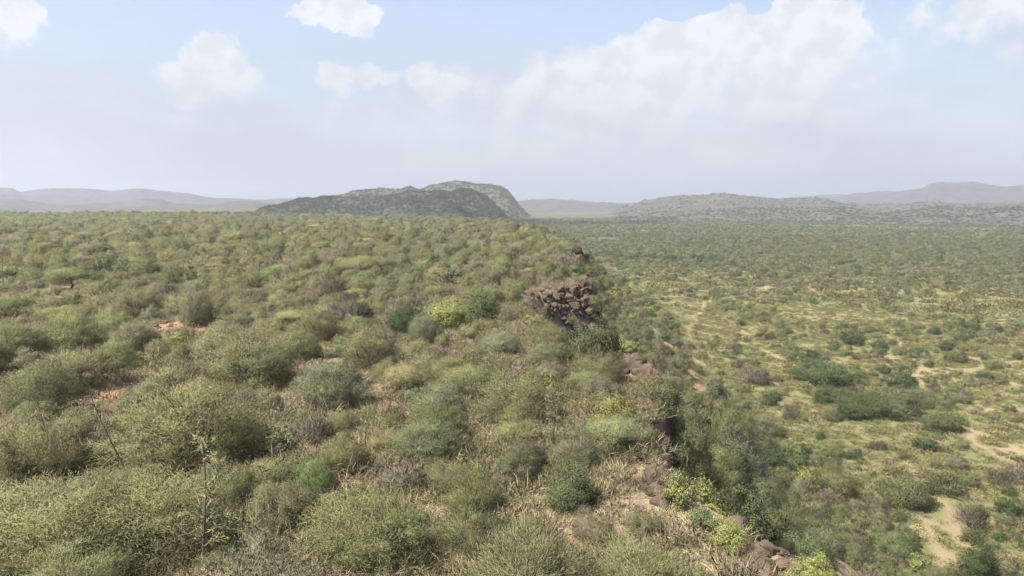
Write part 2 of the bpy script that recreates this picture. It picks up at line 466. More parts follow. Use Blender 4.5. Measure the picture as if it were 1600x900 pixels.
# ------------------------------------------------------------------ hills
HILL_PTS = {}
def ridge(name, pts, dist, front, back, base, mats, rough=10.0, rscale=120.0, nu=220, nv=60, p=1.5, seed=0, skew=0.0, cap=1.0):
    """a hill range whose crest follows an outline at its own distance, with a front and a back slope of real depth"""
    pts = sorted(pts)
    az, zc = [], []
    for (px, py) in pts:
        d = ray(px, py); az.append(math.atan2(d[0], d[1])); zc.append(CAM_Z + dist * d[2] / math.hypot(d[0], d[1]))
    a = np.linspace(az[0], az[-1], nu); crest = np.interp(a, az, zc)
    v = np.linspace(-1, 1, nv)
    A, Vv = np.meshgrid(a, v)
    C = np.broadcast_to(crest, A.shape)
    rad = dist + np.where(Vv < 0, Vv * front, Vv * back) + skew * (A - a.mean()) * dist
    X, Y = rad * np.sin(A), rad * np.cos(A)
    wob = fbm(X, Y, rscale * 3, 3, seed + 50) * .22
    vv = np.clip(np.abs(Vv + wob * (1 - np.abs(Vv))), 0, 1)
    prof = 1 - vv ** p
    spur = 1 + .35 * fbm(X, Y, rscale * 1.6, 4, seed + 7) * vv * (1 - vv) * 4
    ends = np.minimum(ss(0, .05, (A - a[0]) / (a[-1] - a[0])), ss(0, .05, (a[-1] - A) / (a[-1] - a[0])))
    lowz = base - 6
    Z = lowz + (C - lowz) * np.clip(prof * spur, 0, 1.06) * (0.15 + .85 * ends)
    Z = Z + rough * (fbm(X, Y, rscale, 5, seed) + .45 * fbm(X, Y, rscale * .35, 4, seed + 3)) * (prof ** .5) * ends * cap
    me = make_mesh(name, np.stack([X, Y, Z], -1), np.stack([(np.arange(nv - 1)[:, None] * nu + np.arange(nu - 1)[None]),
                   (np.arange(nv - 1)[:, None] * nu + np.arange(1, nu)[None]), ((np.arange(1, nv))[:, None] * nu + np.arange(1, nu)[None]),
                   ((np.arange(1, nv))[:, None] * nu + np.arange(nu - 1)[None])], -1).reshape(-1, 4), mats, smooth=True)
    o = link(bpy.data.objects.new(name, me)); o['kind'] = 'structure'
    HILL_PTS[o.name] = (X, Y, Z)
    return o
H_NEAR = hill_material('hill_scrub_cover', (.052, .058, .034), (.098, .096, .058), (.17, .14, .11), .012)
H_MID = hill_material('rough_hill_cover', (.050, .052, .040), (.088, .083, .064), (.125, .108, .088), .009)
H_FAR = hill_material('far_hill_cover', (.050, .052, .045), (.085, .081, .066), (.115, .10, .085), .004)
ridge('hill', [(385, 332), (410, 327), (440, 321), (475, 315), (510, 311), (540, 309), (575, 308.5), (610, 306), (628, 304), (640, 300), (652, 303), (690, 302), (720, 300.5), (742, 302), (760, 311), (775, 322), (795, 344), (815, 352)],
      1650, 330, 300, -36, [H_NEAR], 9, 60, 260, 70, 1.7, 11)
ridge('hill', [(430, 324), (480, 317), (520, 309), (560, 301), (595, 296.5), (612, 295), (626, 296), (641, 291), (655, 296), (668, 291), (700, 288), (722, 289.5), (750, 288.5), (780, 291), (793, 296), (803, 308), (812, 322), (828, 338), (850, 350)],
      2250, 380, 500, -36, [H_NEAR], 9, 90, 260, 70, 1.9, 23)
ridge('hill', [(770, 326), (800, 318), (830, 313), (860, 311), (890, 311), (930, 317), (965, 319), (990, 318), (1030, 320), (1080, 326)], 4000, 700, 700, -32, [H_FAR], 10, 160, 160, 50, 1.6, 31)
ridge('hill', [(940, 328), (985, 322), (1004, 313), (1030, 307), (1060, 305.5), (1100, 305.5), (1130, 303.5), (1170, 307), (1215, 311), (1262, 307), (1292, 309), (1320, 317), (1380, 319), (1440, 317.5), (1500, 317), (1560, 319), (1640, 317), (1800, 318), (1950, 330)],
      2700, 800, 600, -34, [H_MID], 11, 130, 420, 90, 1.25, 43)
ridge('hill', [(880, 350), (940, 342), (1000, 336), (1060, 334), (1110, 331), (1180, 327), (1240, 330), (1300, 327), (1380, 332), (1450, 325), (1520, 327), (1600, 325), (1750, 322), (1900, 340)],
      1950, 560, 420, -34, [H_MID], 9, 100, 420, 80, 1.2, 57)
ridge('mountain', [(1270, 316), (1330, 305), (1385, 299.5), (1420, 297), (1440, 296), (1452, 289), (1470, 287), (1492, 288), (1515, 286), (1545, 289), (1575, 290), (1600, 289), (1680, 285), (1760, 288), (1860, 300)],
      4900, 900, 900, -30, [H_FAR], 26, 420, 240, 60, 1.5, 61)
ridge('mountain', [(-260, 304), (-150, 298), (-60, 296), (0, 295), (20, 295.5), (34, 302), (60, 298), (80, 297), (130, 298), (175, 300), (220, 298), (262, 300), (300, 303), (340, 309), (420, 309.5), (490, 308), (560, 314), (640, 322)],
      4600, 900, 900, -20, [H_FAR], 16, 420, 260, 60, 1.7, 71)
ridge('hill', [(-260, 315), (-100, 312), (0, 311.5), (30, 312), (72, 318), (130, 320), (185, 318), (205, 313.5), (225, 311), (252, 311.5), (275, 317), (335, 319), (372, 314), (400, 314), (430, 318), (470, 322), (520, 326)],
      3300, 900, 600, -16, [H_FAR], 8, 140, 280, 60, 1.6, 83)
ridge('hill', [(1130, 318), (1240, 308), (1300, 305), (1360, 307), (1420, 312)], 6600, 1200, 1000, -30, [H_FAR], 14, 400, 80, 40, 1.5, 91)

# ------------------------------------------------------------------ plant builders
def unit(v):
    return v / np.maximum(np.linalg.norm(v, axis=-1, keepdims=True), 1e-9)
def blades(P, D, L, W, rng, droop=0.0):
    """thin leafy sprays: one kite-shaped face each"""
    n = len(P)
    S = unit(np.cross(D, rng.normal(size=(n, 3))))
    L = np.asarray(L)[:, None]; W = np.asarray(W)[:, None]
    mid = P + D * L * .45
    tip = P + D * L - np.array([0, 0, 1]) * L * droop
    V = np.stack([P, mid + S * W * .5, tip, mid - S * W * .5], 1).reshape(-1, 3)
    return V
def tube(pts, radii, sides=5):
    pts = np.asarray(pts, float); V, F = [], []
    for k, p in enumerate(pts):
        t = unit(pts[min(k + 1, len(pts) - 1)] - pts[max(k - 1, 0)])
        a = unit(np.cross(t, [0.31, 0.87, 0.11])); b = np.cross(t, a)
        for q in range(sides):
            w = 2 * math.pi * q / sides
            V.append(p + radii[k] * (a * math.cos(w) + b * math.sin(w)))
    for k in range(len(pts) - 1):
        for q in range(sides):
            q2 = (q + 1) % sides
            F.append((k * sides + q, k * sides + q2, (k + 1) * sides + q2, (k + 1) * sides + q))
    return np.array(V), np.array(F)
def bent(a, b, rng, n=5, wob=.12):
    a, b = np.asarray(a, float), np.asarray(b, float)
    t = np.linspace(0, 1, n)[:, None]
    L = np.linalg.norm(b - a)
    p = a + (b - a) * t + rng.normal(size=(n, 3)) * wob * L * np.sin(t * math.pi) * .5
    p[:, 2] += .10 * L * np.sin(t[:, 0] * math.pi)
    p[0], p[-1] = a, b
    return p
def merge(parts):
    V, F, o = [], [], 0
    for v, f in parts:
        V.append(v); F.append(f + o); o += len(v)
    return np.vstack(V), np.vstack(F)
def quads(n): return np.arange(n * 4).reshape(-1, 4)

def clump_centres(kind, rng, n, Rr, H):
    if kind == 'umbrella':
        a = rng.uniform(0, 2 * math.pi, n); q = np.sqrt(rng.uniform(0, 1, n)) * Rr * (1 + .22 * np.sin(a * 3 + rng.uniform(0, 6)) + .1 * np.sin(a * 5 + rng.uniform(0, 6)))
        z = H * (.90 - .22 * (q / Rr) ** 2) - np.abs(rng.normal(0, .11 * H, n))
        return np.stack([q * np.cos(a), q * np.sin(a), z], -1)
    a = rng.uniform(0, 2 * math.pi, n); e = np.arcsin(np.clip(rng.uniform(-.05, 1, n), -1, 1))
    ph = rng.uniform(0, 6.28, 6)
    lob = .98 + .18 * np.sin(a * 2 + ph[0]) + .15 * np.sin(a * 3 + ph[1] + e * 2) + .11 * np.sin(a * 5 + ph[2] + e * 4)
    q = np.where(rng.uniform(size=n) < .75, rng.uniform(.78, 1.02, n), rng.uniform(.35, .78, n)) * lob
    x, y, z = np.cos(e) * np.cos(a) * Rr * q, np.cos(e) * np.sin(a) * Rr * q, (.16 + .84 * np.sin(e) * q) * H
    # skirts tuck in towards the stems
    tuck = .72 + .28 * ss(.0, .45, z / H)
    return np.stack([x * tuck, y * tuck, np.maximum(z, .08 * H)], -1)

def make_plant(kind, seed, lod):
    """-> {'foliage': (V, F, tone), 'stem': (V, F)} for one plant of about its real size; lod 0 is seen from 25 m, 1 from 60 m, 2 from far"""
    rng = np.random.default_rng(seed)
    spec = {  # radius, height, clumps, blades per clump, clump size, blade length, blade width
        'acacia': (2.1, 2.5, 125, 240, .31, .15, .017), 'feathery': (2.0, 2.3, 115, 190, .30, .19, .015), 'umbrella': (2.4, 2.3, 140, 140, .30, .17, .022),
        'thorn': (1.4, 1.6, 70, 80, .36, .50, .014), 'leafy': (1.5, 2.2, 80, 120, .25, .10, .060), 'evergreen': (2.0, 2.5, 110, 150, .34, .13, .042),
        'silver': (2.0, 2.4, 110, 60, .34, .44, .026)}[kind]
    Rr, H, nc, nb, cs, bl, bw = spec
    if lod == 1: nc, nb, bl, bw = int(nc * .62), int(nb * .34), bl * 1.6, bw * 2.4
    if lod == 2: nc, nb, bl, bw, cs = int(nc * .34), int(nb * .13), bl * 2.3, bw * 6.0, cs * 1.25
    if lod == 3: nc, nb, bl, bw, cs = int(nc * .20), int(nb * .065), bl * 3.0, bw * 11.0, cs * 1.5
    if kind in ('leafy', 'evergreen') and lod >= 2: nb, bl, bw = int(nb * 1.9), bl * .85, bw * .5
    if kind == 'thorn' and lod == 1: nb, bl, bw = int(nb * 2.2), bl * .58, bw * .42
    if kind == 'thorn' and lod >= 2: bl *= .75; bw *= 1.3
    C = clump_centres(kind, rng, nc, Rr, H)
    tone_c = np.clip(rng.normal(.5, .2, nc), 0, 1)
    csz = cs * rng.uniform(.45, 1.35, nc)
    idx = np.repeat(np.arange(nc), nb)
    n = len(idx)
    off = rng.normal(size=(n, 3)) * csz[idx][:, None] * np.array([1, 1, .62 if kind != 'umbrella' else .5])
    P = C[idx] + off
    P[:, 2] = np.maximum(P[:, 2], .04)
    out = unit(P - np.array([0, 0, H * .15])); up = np.array([0, 0, 1.])
    rn = unit(rng.normal(size=(n, 3)))
    if kind == 'umbrella': D = unit(out * np.array([.9, .9, .2]) + up * .25 + rn * .75)
    elif kind == 'thorn': D = unit(out * .7 + up * .45 + rn * .7)
    elif kind == 'feathery': D = unit(out * .7 + up * .55 + rn * .6)
    elif kind == 'silver': D = unit(out * .35 + up * .55 + rn * .85)
    elif kind in ('leafy', 'evergreen'): D = unit(out * .35 + up * .1 + rn)
    else: D = unit(out * .55 + up * .30 + rn * .75)
    L = bl * rng.uniform(.6, 1.5, n); W = bw * rng.uniform(.7, 1.4, n)
    # a few long wispy shoots break the outline
    if kind in ('acacia', 'feathery', 'umbrella', 'silver') and lod <= 1:
        w = rng.uniform(size=n) < .05
        L[w] *= 2.6
    V = blades(P, D, L, W, rng, .12 if kind == 'feathery' else .04)
    tone = np.clip(tone_c[idx] + rng.normal(0, .07, n), 0, 1)
    cdir = unit(C - np.array([0, 0, H * .2]))
    nrm = unit(cdir[idx] * .85 + unit(off) * .55 + up * .30 + rn * .18)
    fol = (V, quads(n), np.repeat(tone, 4), np.repeat(nrm, 4, axis=0))
    ns = {0: 26, 1: 12, 2: 5, 3: 3}[lod]
    if kind in ('thorn', 'silver'): ns = {0: 60, 1: 24, 2: 7, 3: 4}[lod]
    sides = {0: 5, 1: 4, 2: 3, 3: 3}[lod]
    st = []
    pick = rng.choice(nc, min(ns, nc), replace=False)
    if kind == 'umbrella':
        top = np.array([rng.normal(0, .25), rng.normal(0, .25), H * .42])
        st.append(tube(bent((0, 0, -.25), top, rng, 5, .1), np.linspace(.13, .09, 5), sides + 1))
        for k in pick: st.append(tube(bent(top, C[k], rng, 4, .15), np.linspace(.06, .012, 4), sides))
    else:
        for q, k in enumerate(pick):
            b = np.array([rng.normal(0, .12), rng.normal(0, .12), -.2])
            st.append(tube(bent(b, C[k], rng, 5 if lod == 0 else 3, .16), np.linspace(.05, .010, 5 if lod == 0 else 3) * (1.1 if lod < 2 else 1.6), sides))
    if lod <= 1 and kind in ('acacia', 'feathery', 'umbrella'):
        for k in rng.choice(nc, 16 if lod == 0 else 6, replace=False):
            e = C[k] * np.array([1.12, 1.12, 1.0]) + np.array([rng.normal(0, .15), rng.normal(0, .15), rng.uniform(.15, .5)])
            st.append(tube(bent(C[k] * .55, e, rng, 4, .12), np.linspace(.022, .007, 4), 3))
    return {'foliage': fol, 'stem': merge(st), 'R': Rr, 'H': H}

def make_sapling(seed, dead):
    rng = np.random.default_rng(seed)
    H = 4.2
    lean = rng.normal(0, .35, 2)
    tp = np.array([[lean[0] * t ** 1.4 + .05 * math.sin(5 * t + seed), lean[1] * t ** 1.4 + .05 * math.cos(4 * t), H * t - .2 * (t == 0)] for t in np.linspace(0, 1, 9)])
    trunk = tube(tp, np.linspace(.042 if dead else .05, .014, 9), 5)
    br, Ps, Ds = [], [], []
    for k in range(7 if dead else 22):
        t = rng.uniform(.35, .98) if dead else rng.uniform(.12, .97)
        a = rng.uniform(0, 6.283); L = (1.15 - .75 * t) * rng.uniform(.6, 1.25) * (.75 if dead else 1.15)
        o = np.array([np.interp(t, np.linspace(0, 1, 9), tp[:, q]) for q in range(3)])
        e = o + np.array([math.cos(a) * L, math.sin(a) * L, L * rng.uniform(.1, .75)])
        pth = bent(o, e, rng, 5, .14)
        br.append(tube(pth, np.linspace(.026, .009, 5), 3))
        if not dead:
            m = 70
            tt = rng.uniform(.1, 1, m)
            Pq = np.stack([np.interp(tt, np.linspace(0, 1, 5), pth[:, q]) for q in range(3)], -1)
            Ps.append(Pq + rng.normal(0, .05, (m, 3))); Ds.append(unit(unit(e - o) * .6 + rng.normal(size=(m, 3)) * .6))
    out = {'trunk': trunk, 'branch': br, 'R': 1.0, 'H': H}
    if not dead:
        P, D = np.vstack(Ps), np.vstack(Ds); n = len(P)
        out['foliage'] = (blades(P, D, .20 * rng.uniform(.6, 1.5, n), .026 * rng.uniform(.7, 1.4, n), rng, .1), quads(n), np.repeat(rng.uniform(.2, .9, n), 4), np.repeat(unit(D * .5 + rng.normal(size=(n, 3)) * .4 + np.array([0, 0, .5])), 4, axis=0))
    return out

def make_tuft(seed, kind):
    """low plants: a spray of thin faces from the ground"""
    rng = np.random.default_rng(seed)
    if kind == 'grass': n, sp, L, W, up, z = 130, .18, .30, .010, .9, .0
    elif kind == 'scrub': n, sp, L, W, up, z = 420, .32, .24, .013, .50, .15
    else: n, sp, L, W, up, z = 200, .34, .20, .050, .5, .14
    P = rng.normal(size=(n, 3)) * np.array([sp, sp, z]); P[:, 2] = np.abs(P[:, 2]) * np.clip(1.3 - np.hypot(P[:, 0], P[:, 1]) / (2.2 * sp), .2, 1.3)
    D = unit(rng.normal(size=(n, 3)) * np.array([.6, .6, .35]) + np.array([0, 0, up]) + unit(P + 1e-6) * np.array([.5, .5, 0]))
    V = blades(P, D, L * rng.uniform(.5, 1.5, n), W * rng.uniform(.7, 1.5, n), rng, .1)
    return V, quads(n), np.repeat(np.clip(rng.normal(.5, .2, n), 0, 1), 4), np.repeat(unit(D * .6 + np.array([0, 0, .6]) + rng.normal(size=(n, 3)) * .4), 4, axis=0)

# ------------------------------------------------------------------ species: name, look, colours (each plant's own leaf colour)
SPEC = {
    'acacia':    dict(name='acacia_bush', cat='bush', group='acacia bushes of the scrubland', word='acacia bush', R=2.1, H=2.5, mass='acacia_scrub'),
    'feathery':  dict(name='feathery_bush', cat='bush', group='feathery pale shrubs of the plateau', word='feathery shrub', R=2.0, H=2.3, mass='feathery_scrub'),
    'umbrella':  dict(name='umbrella_acacia', cat='tree', group='flat-topped acacias', word='flat-topped acacia', R=2.4, H=2.9, mass='flat_topped_scrub'),
    'thorn':     dict(name='thorn_bush', cat='bush', group='leafless thorn bushes', word='thorn bush', R=1.4, H=1.6, mass='thorn_scrub'),
    'leafy':     dict(name='leafy_bush', cat='bush', group='bright leafy bushes along the escarpment', word='leafy bush', R=1.5, H=2.2, mass='leafy_scrub'),
    'evergreen': dict(name='evergreen_bush', cat='bush', group='dark evergreen bushes', word='evergreen bush', R=2.0, H=2.5, mass='evergreen_scrub'),
    'silver':    dict(name='silver_bush', cat='bush', group='silvery twiggy bushes', word='silvery bush', R=2.0, H=2.4, mass='silver_scrub'),
}
TINT = {  # leaf colours by word
    'olive green': (.160, .158, .072), 'yellow-green': (.200, .198, .088), 'grey-green': (.160, .163, .088), 'fresh green': (.138, .150, .066), 'dull brown-green': (.165, .145, .085),
    'dark green': (.062, .085, .036), 'bright lime': (.195, .205, .062), 'grey-brown': (.165, .138, .100), 'ash grey': (.175, .158, .125), 'dark brown': (.090, .078, .060), 'silver-grey': (.125, .130, .098), 'mid green': (.098, .112, .050)}
STEM_MAT = {'silver': M_PALE}
FOL_MAT = {'thorn': M_TWIG}
PROTO = {}
def proto(kind, lod, var, whole=False):
    """meshes of one prototype plant: separate parts for close plants, one mesh with two materials for distant ones"""
    key = (kind, lod, var, whole)
    if key in PROTO: return PROTO[key]
    d = make_plant(kind, 1000 + 37 * var + 7 * list(SPEC).index(kind), lod)
    fm, sm = FOL_MAT.get(kind, M_LEAF), STEM_MAT.get(kind, M_BARK)
    (V, F, tone, nrm), (sv, sf) = d['foliage'], d['stem']
    if lod <= 1 and not whole:
        PROTO[key] = (make_mesh('foliage', V, F, [fm], tone=tone, nrm=nrm), make_mesh('stem', sv, sf, [sm], smooth=True))
    else:
        AV = np.vstack([V, sv]); AF = np.vstack([F, sf + len(V)])
        PROTO[key] = make_mesh(SPEC[kind]['name'], AV, AF, [fm, sm], midx=np.concatenate([np.zeros(len(F)), np.ones(len(sf))]), tone=np.concatenate([tone, np.full(len(sv), .5)]), nrm=np.vstack([nrm, np.tile([0, 0, 1.], (len(sv), 1))]))
    return PROTO[key]
FIT = .80                                          # crowns spread past their nominal radius by their sprays
NVAR = {0: 4, 1: 5, 2: 6, 3: 5}

# ------------------------------------------------------------------ where the plants stand
rng = np.random.default_rng(7)
PL = []     # plants: dict(kind, x, y, z, r, hs, tint word, tint, hand label, landmark)
def tinted(word, amount=.12):
    c = np.array(TINT[word]); c = (c + .14 * (c.mean() - c)) * 1.40 * np.array([.98, 1.0, .97]); k = 1 + rng.normal(0, amount)
    return tuple(np.clip(c * max(k, .6) * (1 + rng.normal(0, .03, 3)), .01, .6))
def add(kind, x, y, z, r, tint, hs=1.0, label=None, lm=None):
    PL.append(dict(kind=kind, x=x, y=y, z=z, r=r, hs=hs, tw=tint, tint=tinted(tint, .06 if label else .11), label=label, lm=lm, hand=label is not None))

HAND = [  # photo pixel of the foot, width in pixels, kind, leaf colour, height factor, label, short landmark name
    (300, 722, 215, 'acacia', 'olive green', .9, 'very broad olive acacia bush above the tall sapling, widest on the near plateau', 'the very broad acacia bush'),
    (392, 596, 148, 'acacia', 'olive green', .9, 'broad dense olive acacia bush with a bare sapling rising from its crown', 'the sapling-crowned acacia bush'),
    (465, 560, 78, 'acacia', 'olive green', 1.0, 'round olive acacia bush touching the upper right side of the sapling-crowned acacia', None),
    (520, 636, 112, 'acacia', 'grey-green', 1.1, 'tall round grey-green acacia bush with dark lower right side beside small pale shrub', 'the tall round acacia bush'),
    (82, 742, 150, 'acacia', 'olive green', .95, 'acacia bush with a dark upright dead stem, at left edge mid foreground', 'the stem-pierced acacia bush'),
    (68, 642, 110, 'acacia', 'fresh green', 1.0, 'domed green acacia bush below the flat-topped acacia near the left edge', 'the domed green acacia bush'),
    (125, 604, 122, 'umbrella', 'fresh green', .9, 'broad flat-topped acacia with deep shade beneath it beside red soil', 'the broad flat-topped acacia'),
    (20, 562, 90, 'acacia', 'fresh green', .9, 'low wide green acacia bush cut by the left edge of the picture', 'the left-edge acacia'),
    (115, 548, 90, 'acacia', 'olive green', .95, 'dense rounded acacia bush directly behind the broad flat-topped acacia', None),
    (205, 548, 78, 'acacia', 'grey-green', .9, 'pale grey-green acacia bush left of the stony red soil patch', None),
    (311, 508, 68, 'acacia', 'grey-green', 1.35, 'upright rounded grey-green acacia bush right behind the stony red soil patch', 'the stony-soil bush'),
    (112, 453, 66, 'umbrella', 'olive green', 1.1, 'dark flat-topped acacia with branching trunk standing behind red bare soil', 'the dark flat-topped acacia'),
    (102, 503, 72, 'umbrella', 'fresh green', .7, 'low spreading flat-topped acacia in front of the red bare soil', 'the low flat-topped acacia'),
    (8, 500, 70, 'umbrella', 'fresh green', 1.0, 'flat-topped acacia with visible dark stem cut by the left edge', None),
    (85, 872, 230, 'acacia', 'olive green', .75, 'big spreading acacia bush filling the bottom left corner', 'the bottom-left acacia bush'),
    (250, 858, 200, 'acacia', 'olive green', .85, 'big dense acacia bush left of the tall pale sapling in the bottom foreground', 'the tall-sapling bush'),
    (120, 925, 150, 'feathery', 'yellow-green', .8, 'pale feathery shrub on the bottom edge at the far left', None),
    (585, 872, 205, 'acacia', 'olive green', .85, 'wide airy olive acacia bush at bottom centre left of the dark-stemmed shrub', 'the wide bottom-centre acacia'),
    (737, 862, 100, 'feathery', 'yellow-green', 1.1, 'pale shrub with dark inner branches right of the wide bottom-centre acacia', 'the dark-stemmed pale shrub'),
    (825, 925, 175, 'feathery', 'yellow-green', .9, 'large bright feathery shrub on the bottom edge right of centre', 'the bright feathery shrub'),
    (1000, 925, 170, 'feathery', 'yellow-green', .7, 'sprawling pale feathery shrub on the bottom edge beside the rocky corner', None),
    (887, 790, 98, 'evergreen', 'mid green', 1.05, 'dense blue-green round bush standing alone among dry scrub right of centre', 'the dense blue-green bush'),
    (900, 725, 95, 'feathery', 'grey-green', .9, 'soft pale shrub directly behind the dense blue-green bush', None),
    (925, 845, 80, 'acacia', 'dull brown-green', .9, 'low yellowish acacia bush in front of the dense blue-green bush', None),
    (535, 735, 92, 'acacia', 'olive green', 1.0, 'round olive acacia bush above the bare stony ground at centre left', 'the round centre-left acacia'),
    (670, 716, 118, 'acacia', 'fresh green', .85, 'wide green acacia bush below the centre of the picture', 'the wide centre acacia'),
    (705, 768, 80, 'acacia', 'olive green', .95, 'olive acacia bush touching the small lime leafy bush', None),
    (748, 758, 38, 'leafy', 'bright lime', 1.0, 'small lime leafy bush in the middle of the near plateau', 'the small lime bush'),
    (440, 706, 50, 'leafy', 'grey-green', 1.1, 'small leafy bush with pale crown and dark foot beside the very broad acacia', 'the pale-crowned leafy bush'),
    (690, 650, 100, 'acacia', 'grey-green', .9, 'grey-green acacia bush behind the wide centre acacia', None),
    (810, 690, 90, 'feathery', 'yellow-green', .8, 'yellowish feathery shrub in the middle of the plateau near the edge sapling', 'the yellowish centre shrub'),
    (955, 664, 78, 'leafy', 'bright lime', .9, 'yellow-green leafy bush on the escarpment lip above a dark rock gap', 'the lip leafy bush'),
    (935, 566, 76, 'leafy', 'mid green', 1.25, 'tall dark leafy tree-like bush crowning the black rock face', 'the black-rock leafy bush'),
    (975, 558, 46, 'leafy', 'bright lime', .9, 'yellow-green leafy bush right of the tall dark leafy bush', None),
    (1062, 792, 52, 'leafy', 'bright lime', 1.3, 'bright lime leafy bush pressed against the dark rock pillar', 'the pillar lime bush'),
    (1138, 856, 62, 'leafy', 'bright lime', .9, 'bright lime leafy bush on the lip above the bottom rocks', 'the boulder lime bush'),
    (1100, 828, 52, 'leafy', 'mid green', .8, 'dull green leafy bush between the two bright lime bushes', None),
    (1272, 912, 70, 'leafy', 'bright lime', .7, 'low yellow-green leafy bush on the bottom edge right of the boulders', None),
    (700, 512, 80, 'leafy', 'bright lime', .8, 'wide bright leafy bush in the gully at the middle of the picture', 'the gully leafy bush'),
    (755, 500, 64, 'leafy', 'mid green', 1.0, 'darker leafy bush right of the wide gully bush', None),
    (835, 512, 34, 'leafy', 'bright lime', .9, 'small bright leafy bush below the brown cliff promontory', None),
    (700, 446, 52, 'leafy', 'mid green', .8, 'yellowish leafy bush on the mid plateau behind the gully', None),
    (1140, 500, 1, 'leafy', 'mid green', .8, '', None),
    (545, 510, 62, 'thorn', 'grey-brown', 1.1, 'round leafless brown thorn bush at centre left beyond the tall round acacia', 'the round brown thorn bush'),
    (625, 505, 44, 'thorn', 'grey-brown', 1.0, 'smaller leafless thorn bush right of the round brown thorn bush', None),
    (570, 434, 84, 'umbrella', 'olive green', .95, 'wide flat-topped acacia with pale olive crown on the mid plateau', 'the wide flat-topped acacia'),
    (462, 507, 62, 'umbrella', 'yellow-green', .8, 'flat pale green acacia left of the round brown thorn bush', None),
    (486, 641, 24, 'leafy', 'bright lime', .8, 'tiny pale yellow shrub at the left foot of the tall round acacia', None),
    (268, 600, 50, 'feathery', 'yellow-green', .8, 'yellow-green feathery shrub right of the broad flat-topped acacia', None),
    (300, 588, 36, 'thorn', 'grey-brown', 1.0, 'leafless thorn bush with dark base right of the yellow-green feathery shrub', None),
    (195, 606, 26, 'thorn', 'dark brown', 1.2, 'small dark leafless bush beside the broad flat-topped acacia', None),
    (239, 540, 26, 'evergreen', 'dark green', 1.0, 'small dark evergreen bush between acacias left of the stony soil', None),
    (358, 488, 18, 'leafy', 'mid green', 1.1, 'small dark-footed leafy bush right of the grey-green upright acacia', None),
    (1150, 755, 98, 'silver', 'silver-grey', 1.0, 'silvery twiggy bush on the slope below the lime leafy bush', 'the silvery slope bush'),
    (1065, 735, 118, 'acacia', 'olive green', 1.3, 'tall feathery olive acacia on the slope just beyond the escarpment lip', 'the tall slope acacia'),
    (1135, 695, 92, 'acacia', 'fresh green', 1.1, 'fresh green acacia bush on the slope beside the tall slope acacia', 'the green slope acacia'),
    (1185, 690, 76, 'acacia', 'fresh green', 1.0, 'green acacia bush lower on the slope towards the valley', None),
    (1030, 645, 70, 'leafy', 'mid green', 1.0, 'green leafy bush on the slope right of the black rocks', None),
    (1195, 728, 62, 'evergreen', 'dark green', .8, 'dark evergreen bush behind the silvery slope bush', None),
    (1240, 716, 46, 'evergreen', 'mid green', .9, 'green evergreen bush right of the dark one behind the silvery bush', None),
    # valley floor
    (1292, 600, 92, 'evergreen', 'dark green', .62, 'wide dark evergreen bush at the upper left of the valley thicket', 'the valley thicket'),
    (1302, 628, 62, 'evergreen', 'dark green', .62, 'dark evergreen bush hanging below the thicket at its left end', None),
    (1345, 650, 84, 'evergreen', 'dark green', .62, 'broad evergreen bush in the lower row of the valley thicket', None),
    (1398, 648, 88, 'evergreen', 'mid green', .62, 'broad evergreen bush in the middle of the lower thicket row', None),
    (1448, 634, 66, 'evergreen', 'mid green', .62, 'evergreen bush closing the right end of the lower thicket row', None),
    (1409, 604, 40, 'evergreen', 'dark green', 1.0, 'round dark evergreen bush standing clear above the thicket', 'the thicket-top bush'),
    (1263, 564, 32, 'evergreen', 'dark green', 1.0, 'small dark evergreen bush just above the left thicket end', None),
    (1330, 538, 38, 'evergreen', 'dark green', .9, 'dark evergreen bush alone on the valley floor beside bare soil', 'the lone evergreen bush'),
    (1374, 545, 22, 'evergreen', 'dark green', .9, 'small dark evergreen bush right of the lone evergreen', None),
    (1474, 672, 60, 'evergreen', 'mid green', .9, 'green evergreen bush below the right thicket end by bare soil', None),
    (1466, 680, 16, 'evergreen', 'dark green', .9, 'tiny round dark bush in front of the green bush by bare soil', None),
    (1170, 600, 44, 'thorn', 'grey-brown', 1.0, 'brown leafless thorn bush left in a pair on the valley floor', 'the brown thorn pair'),
    (1190, 602, 34, 'thorn', 'dark brown', 1.0, 'darker leafless thorn bush right in a pair on the valley floor', None),
    (1119, 624, 42, 'evergreen', 'mid green', 1.1, 'upright grey-green bush beside tan soil at the slope foot', 'the slope-foot bush'),
    (1202, 633, 25, 'evergreen', 'dark green', .9, 'round small evergreen bush between the thorn pair and the slope bushes', None),
    (1240, 654, 29, 'thorn', 'dark brown', 1.0, 'round dark thorn bush below and right of the thorn pair', 'the round dark thorn bush'),
    (1518, 824, 46, 'thorn', 'dark brown', 1.1, 'round dark purple-brown thorn bush near the right edge', 'the purple-brown thorn bush'),
    (1560, 756, 34, 'thorn', 'dark brown', 1.0, 'dark leafless bush above the purple-brown thorn bush', None),
    (1592, 748, 34, 'thorn', 'grey-brown', 1.0, 'leafless bush cut by the right edge beside another dark one', None),
    (1528, 898, 56, 'evergreen', 'dark green', 1.2, 'upright dark evergreen bush near the bottom right corner', 'the bottom-right evergreen bush'),
    (1062, 578, 52, 'acacia', 'fresh green', .8, 'green acacia bush on the valley floor left of the thorn pair', 'the tan-soil bush'),
    (1157, 640, 36, 'acacia', 'fresh green', .9, 'flat green bush between the slope and the small round evergreen', None),
    (1305, 770, 70, 'acacia', 'olive green', 1.0, 'olive acacia bush with dark base below the valley thicket', 'the dark-based acacia bush'),
    (1420, 790, 84, 'evergreen', 'mid green', .9, 'spreading grey-green bush at the lower middle of the valley', 'the spreading valley bush'),
    (1478, 772, 50, 'evergreen', 'mid green', .9, 'green bush with dark foot right of the spreading valley bush', None),
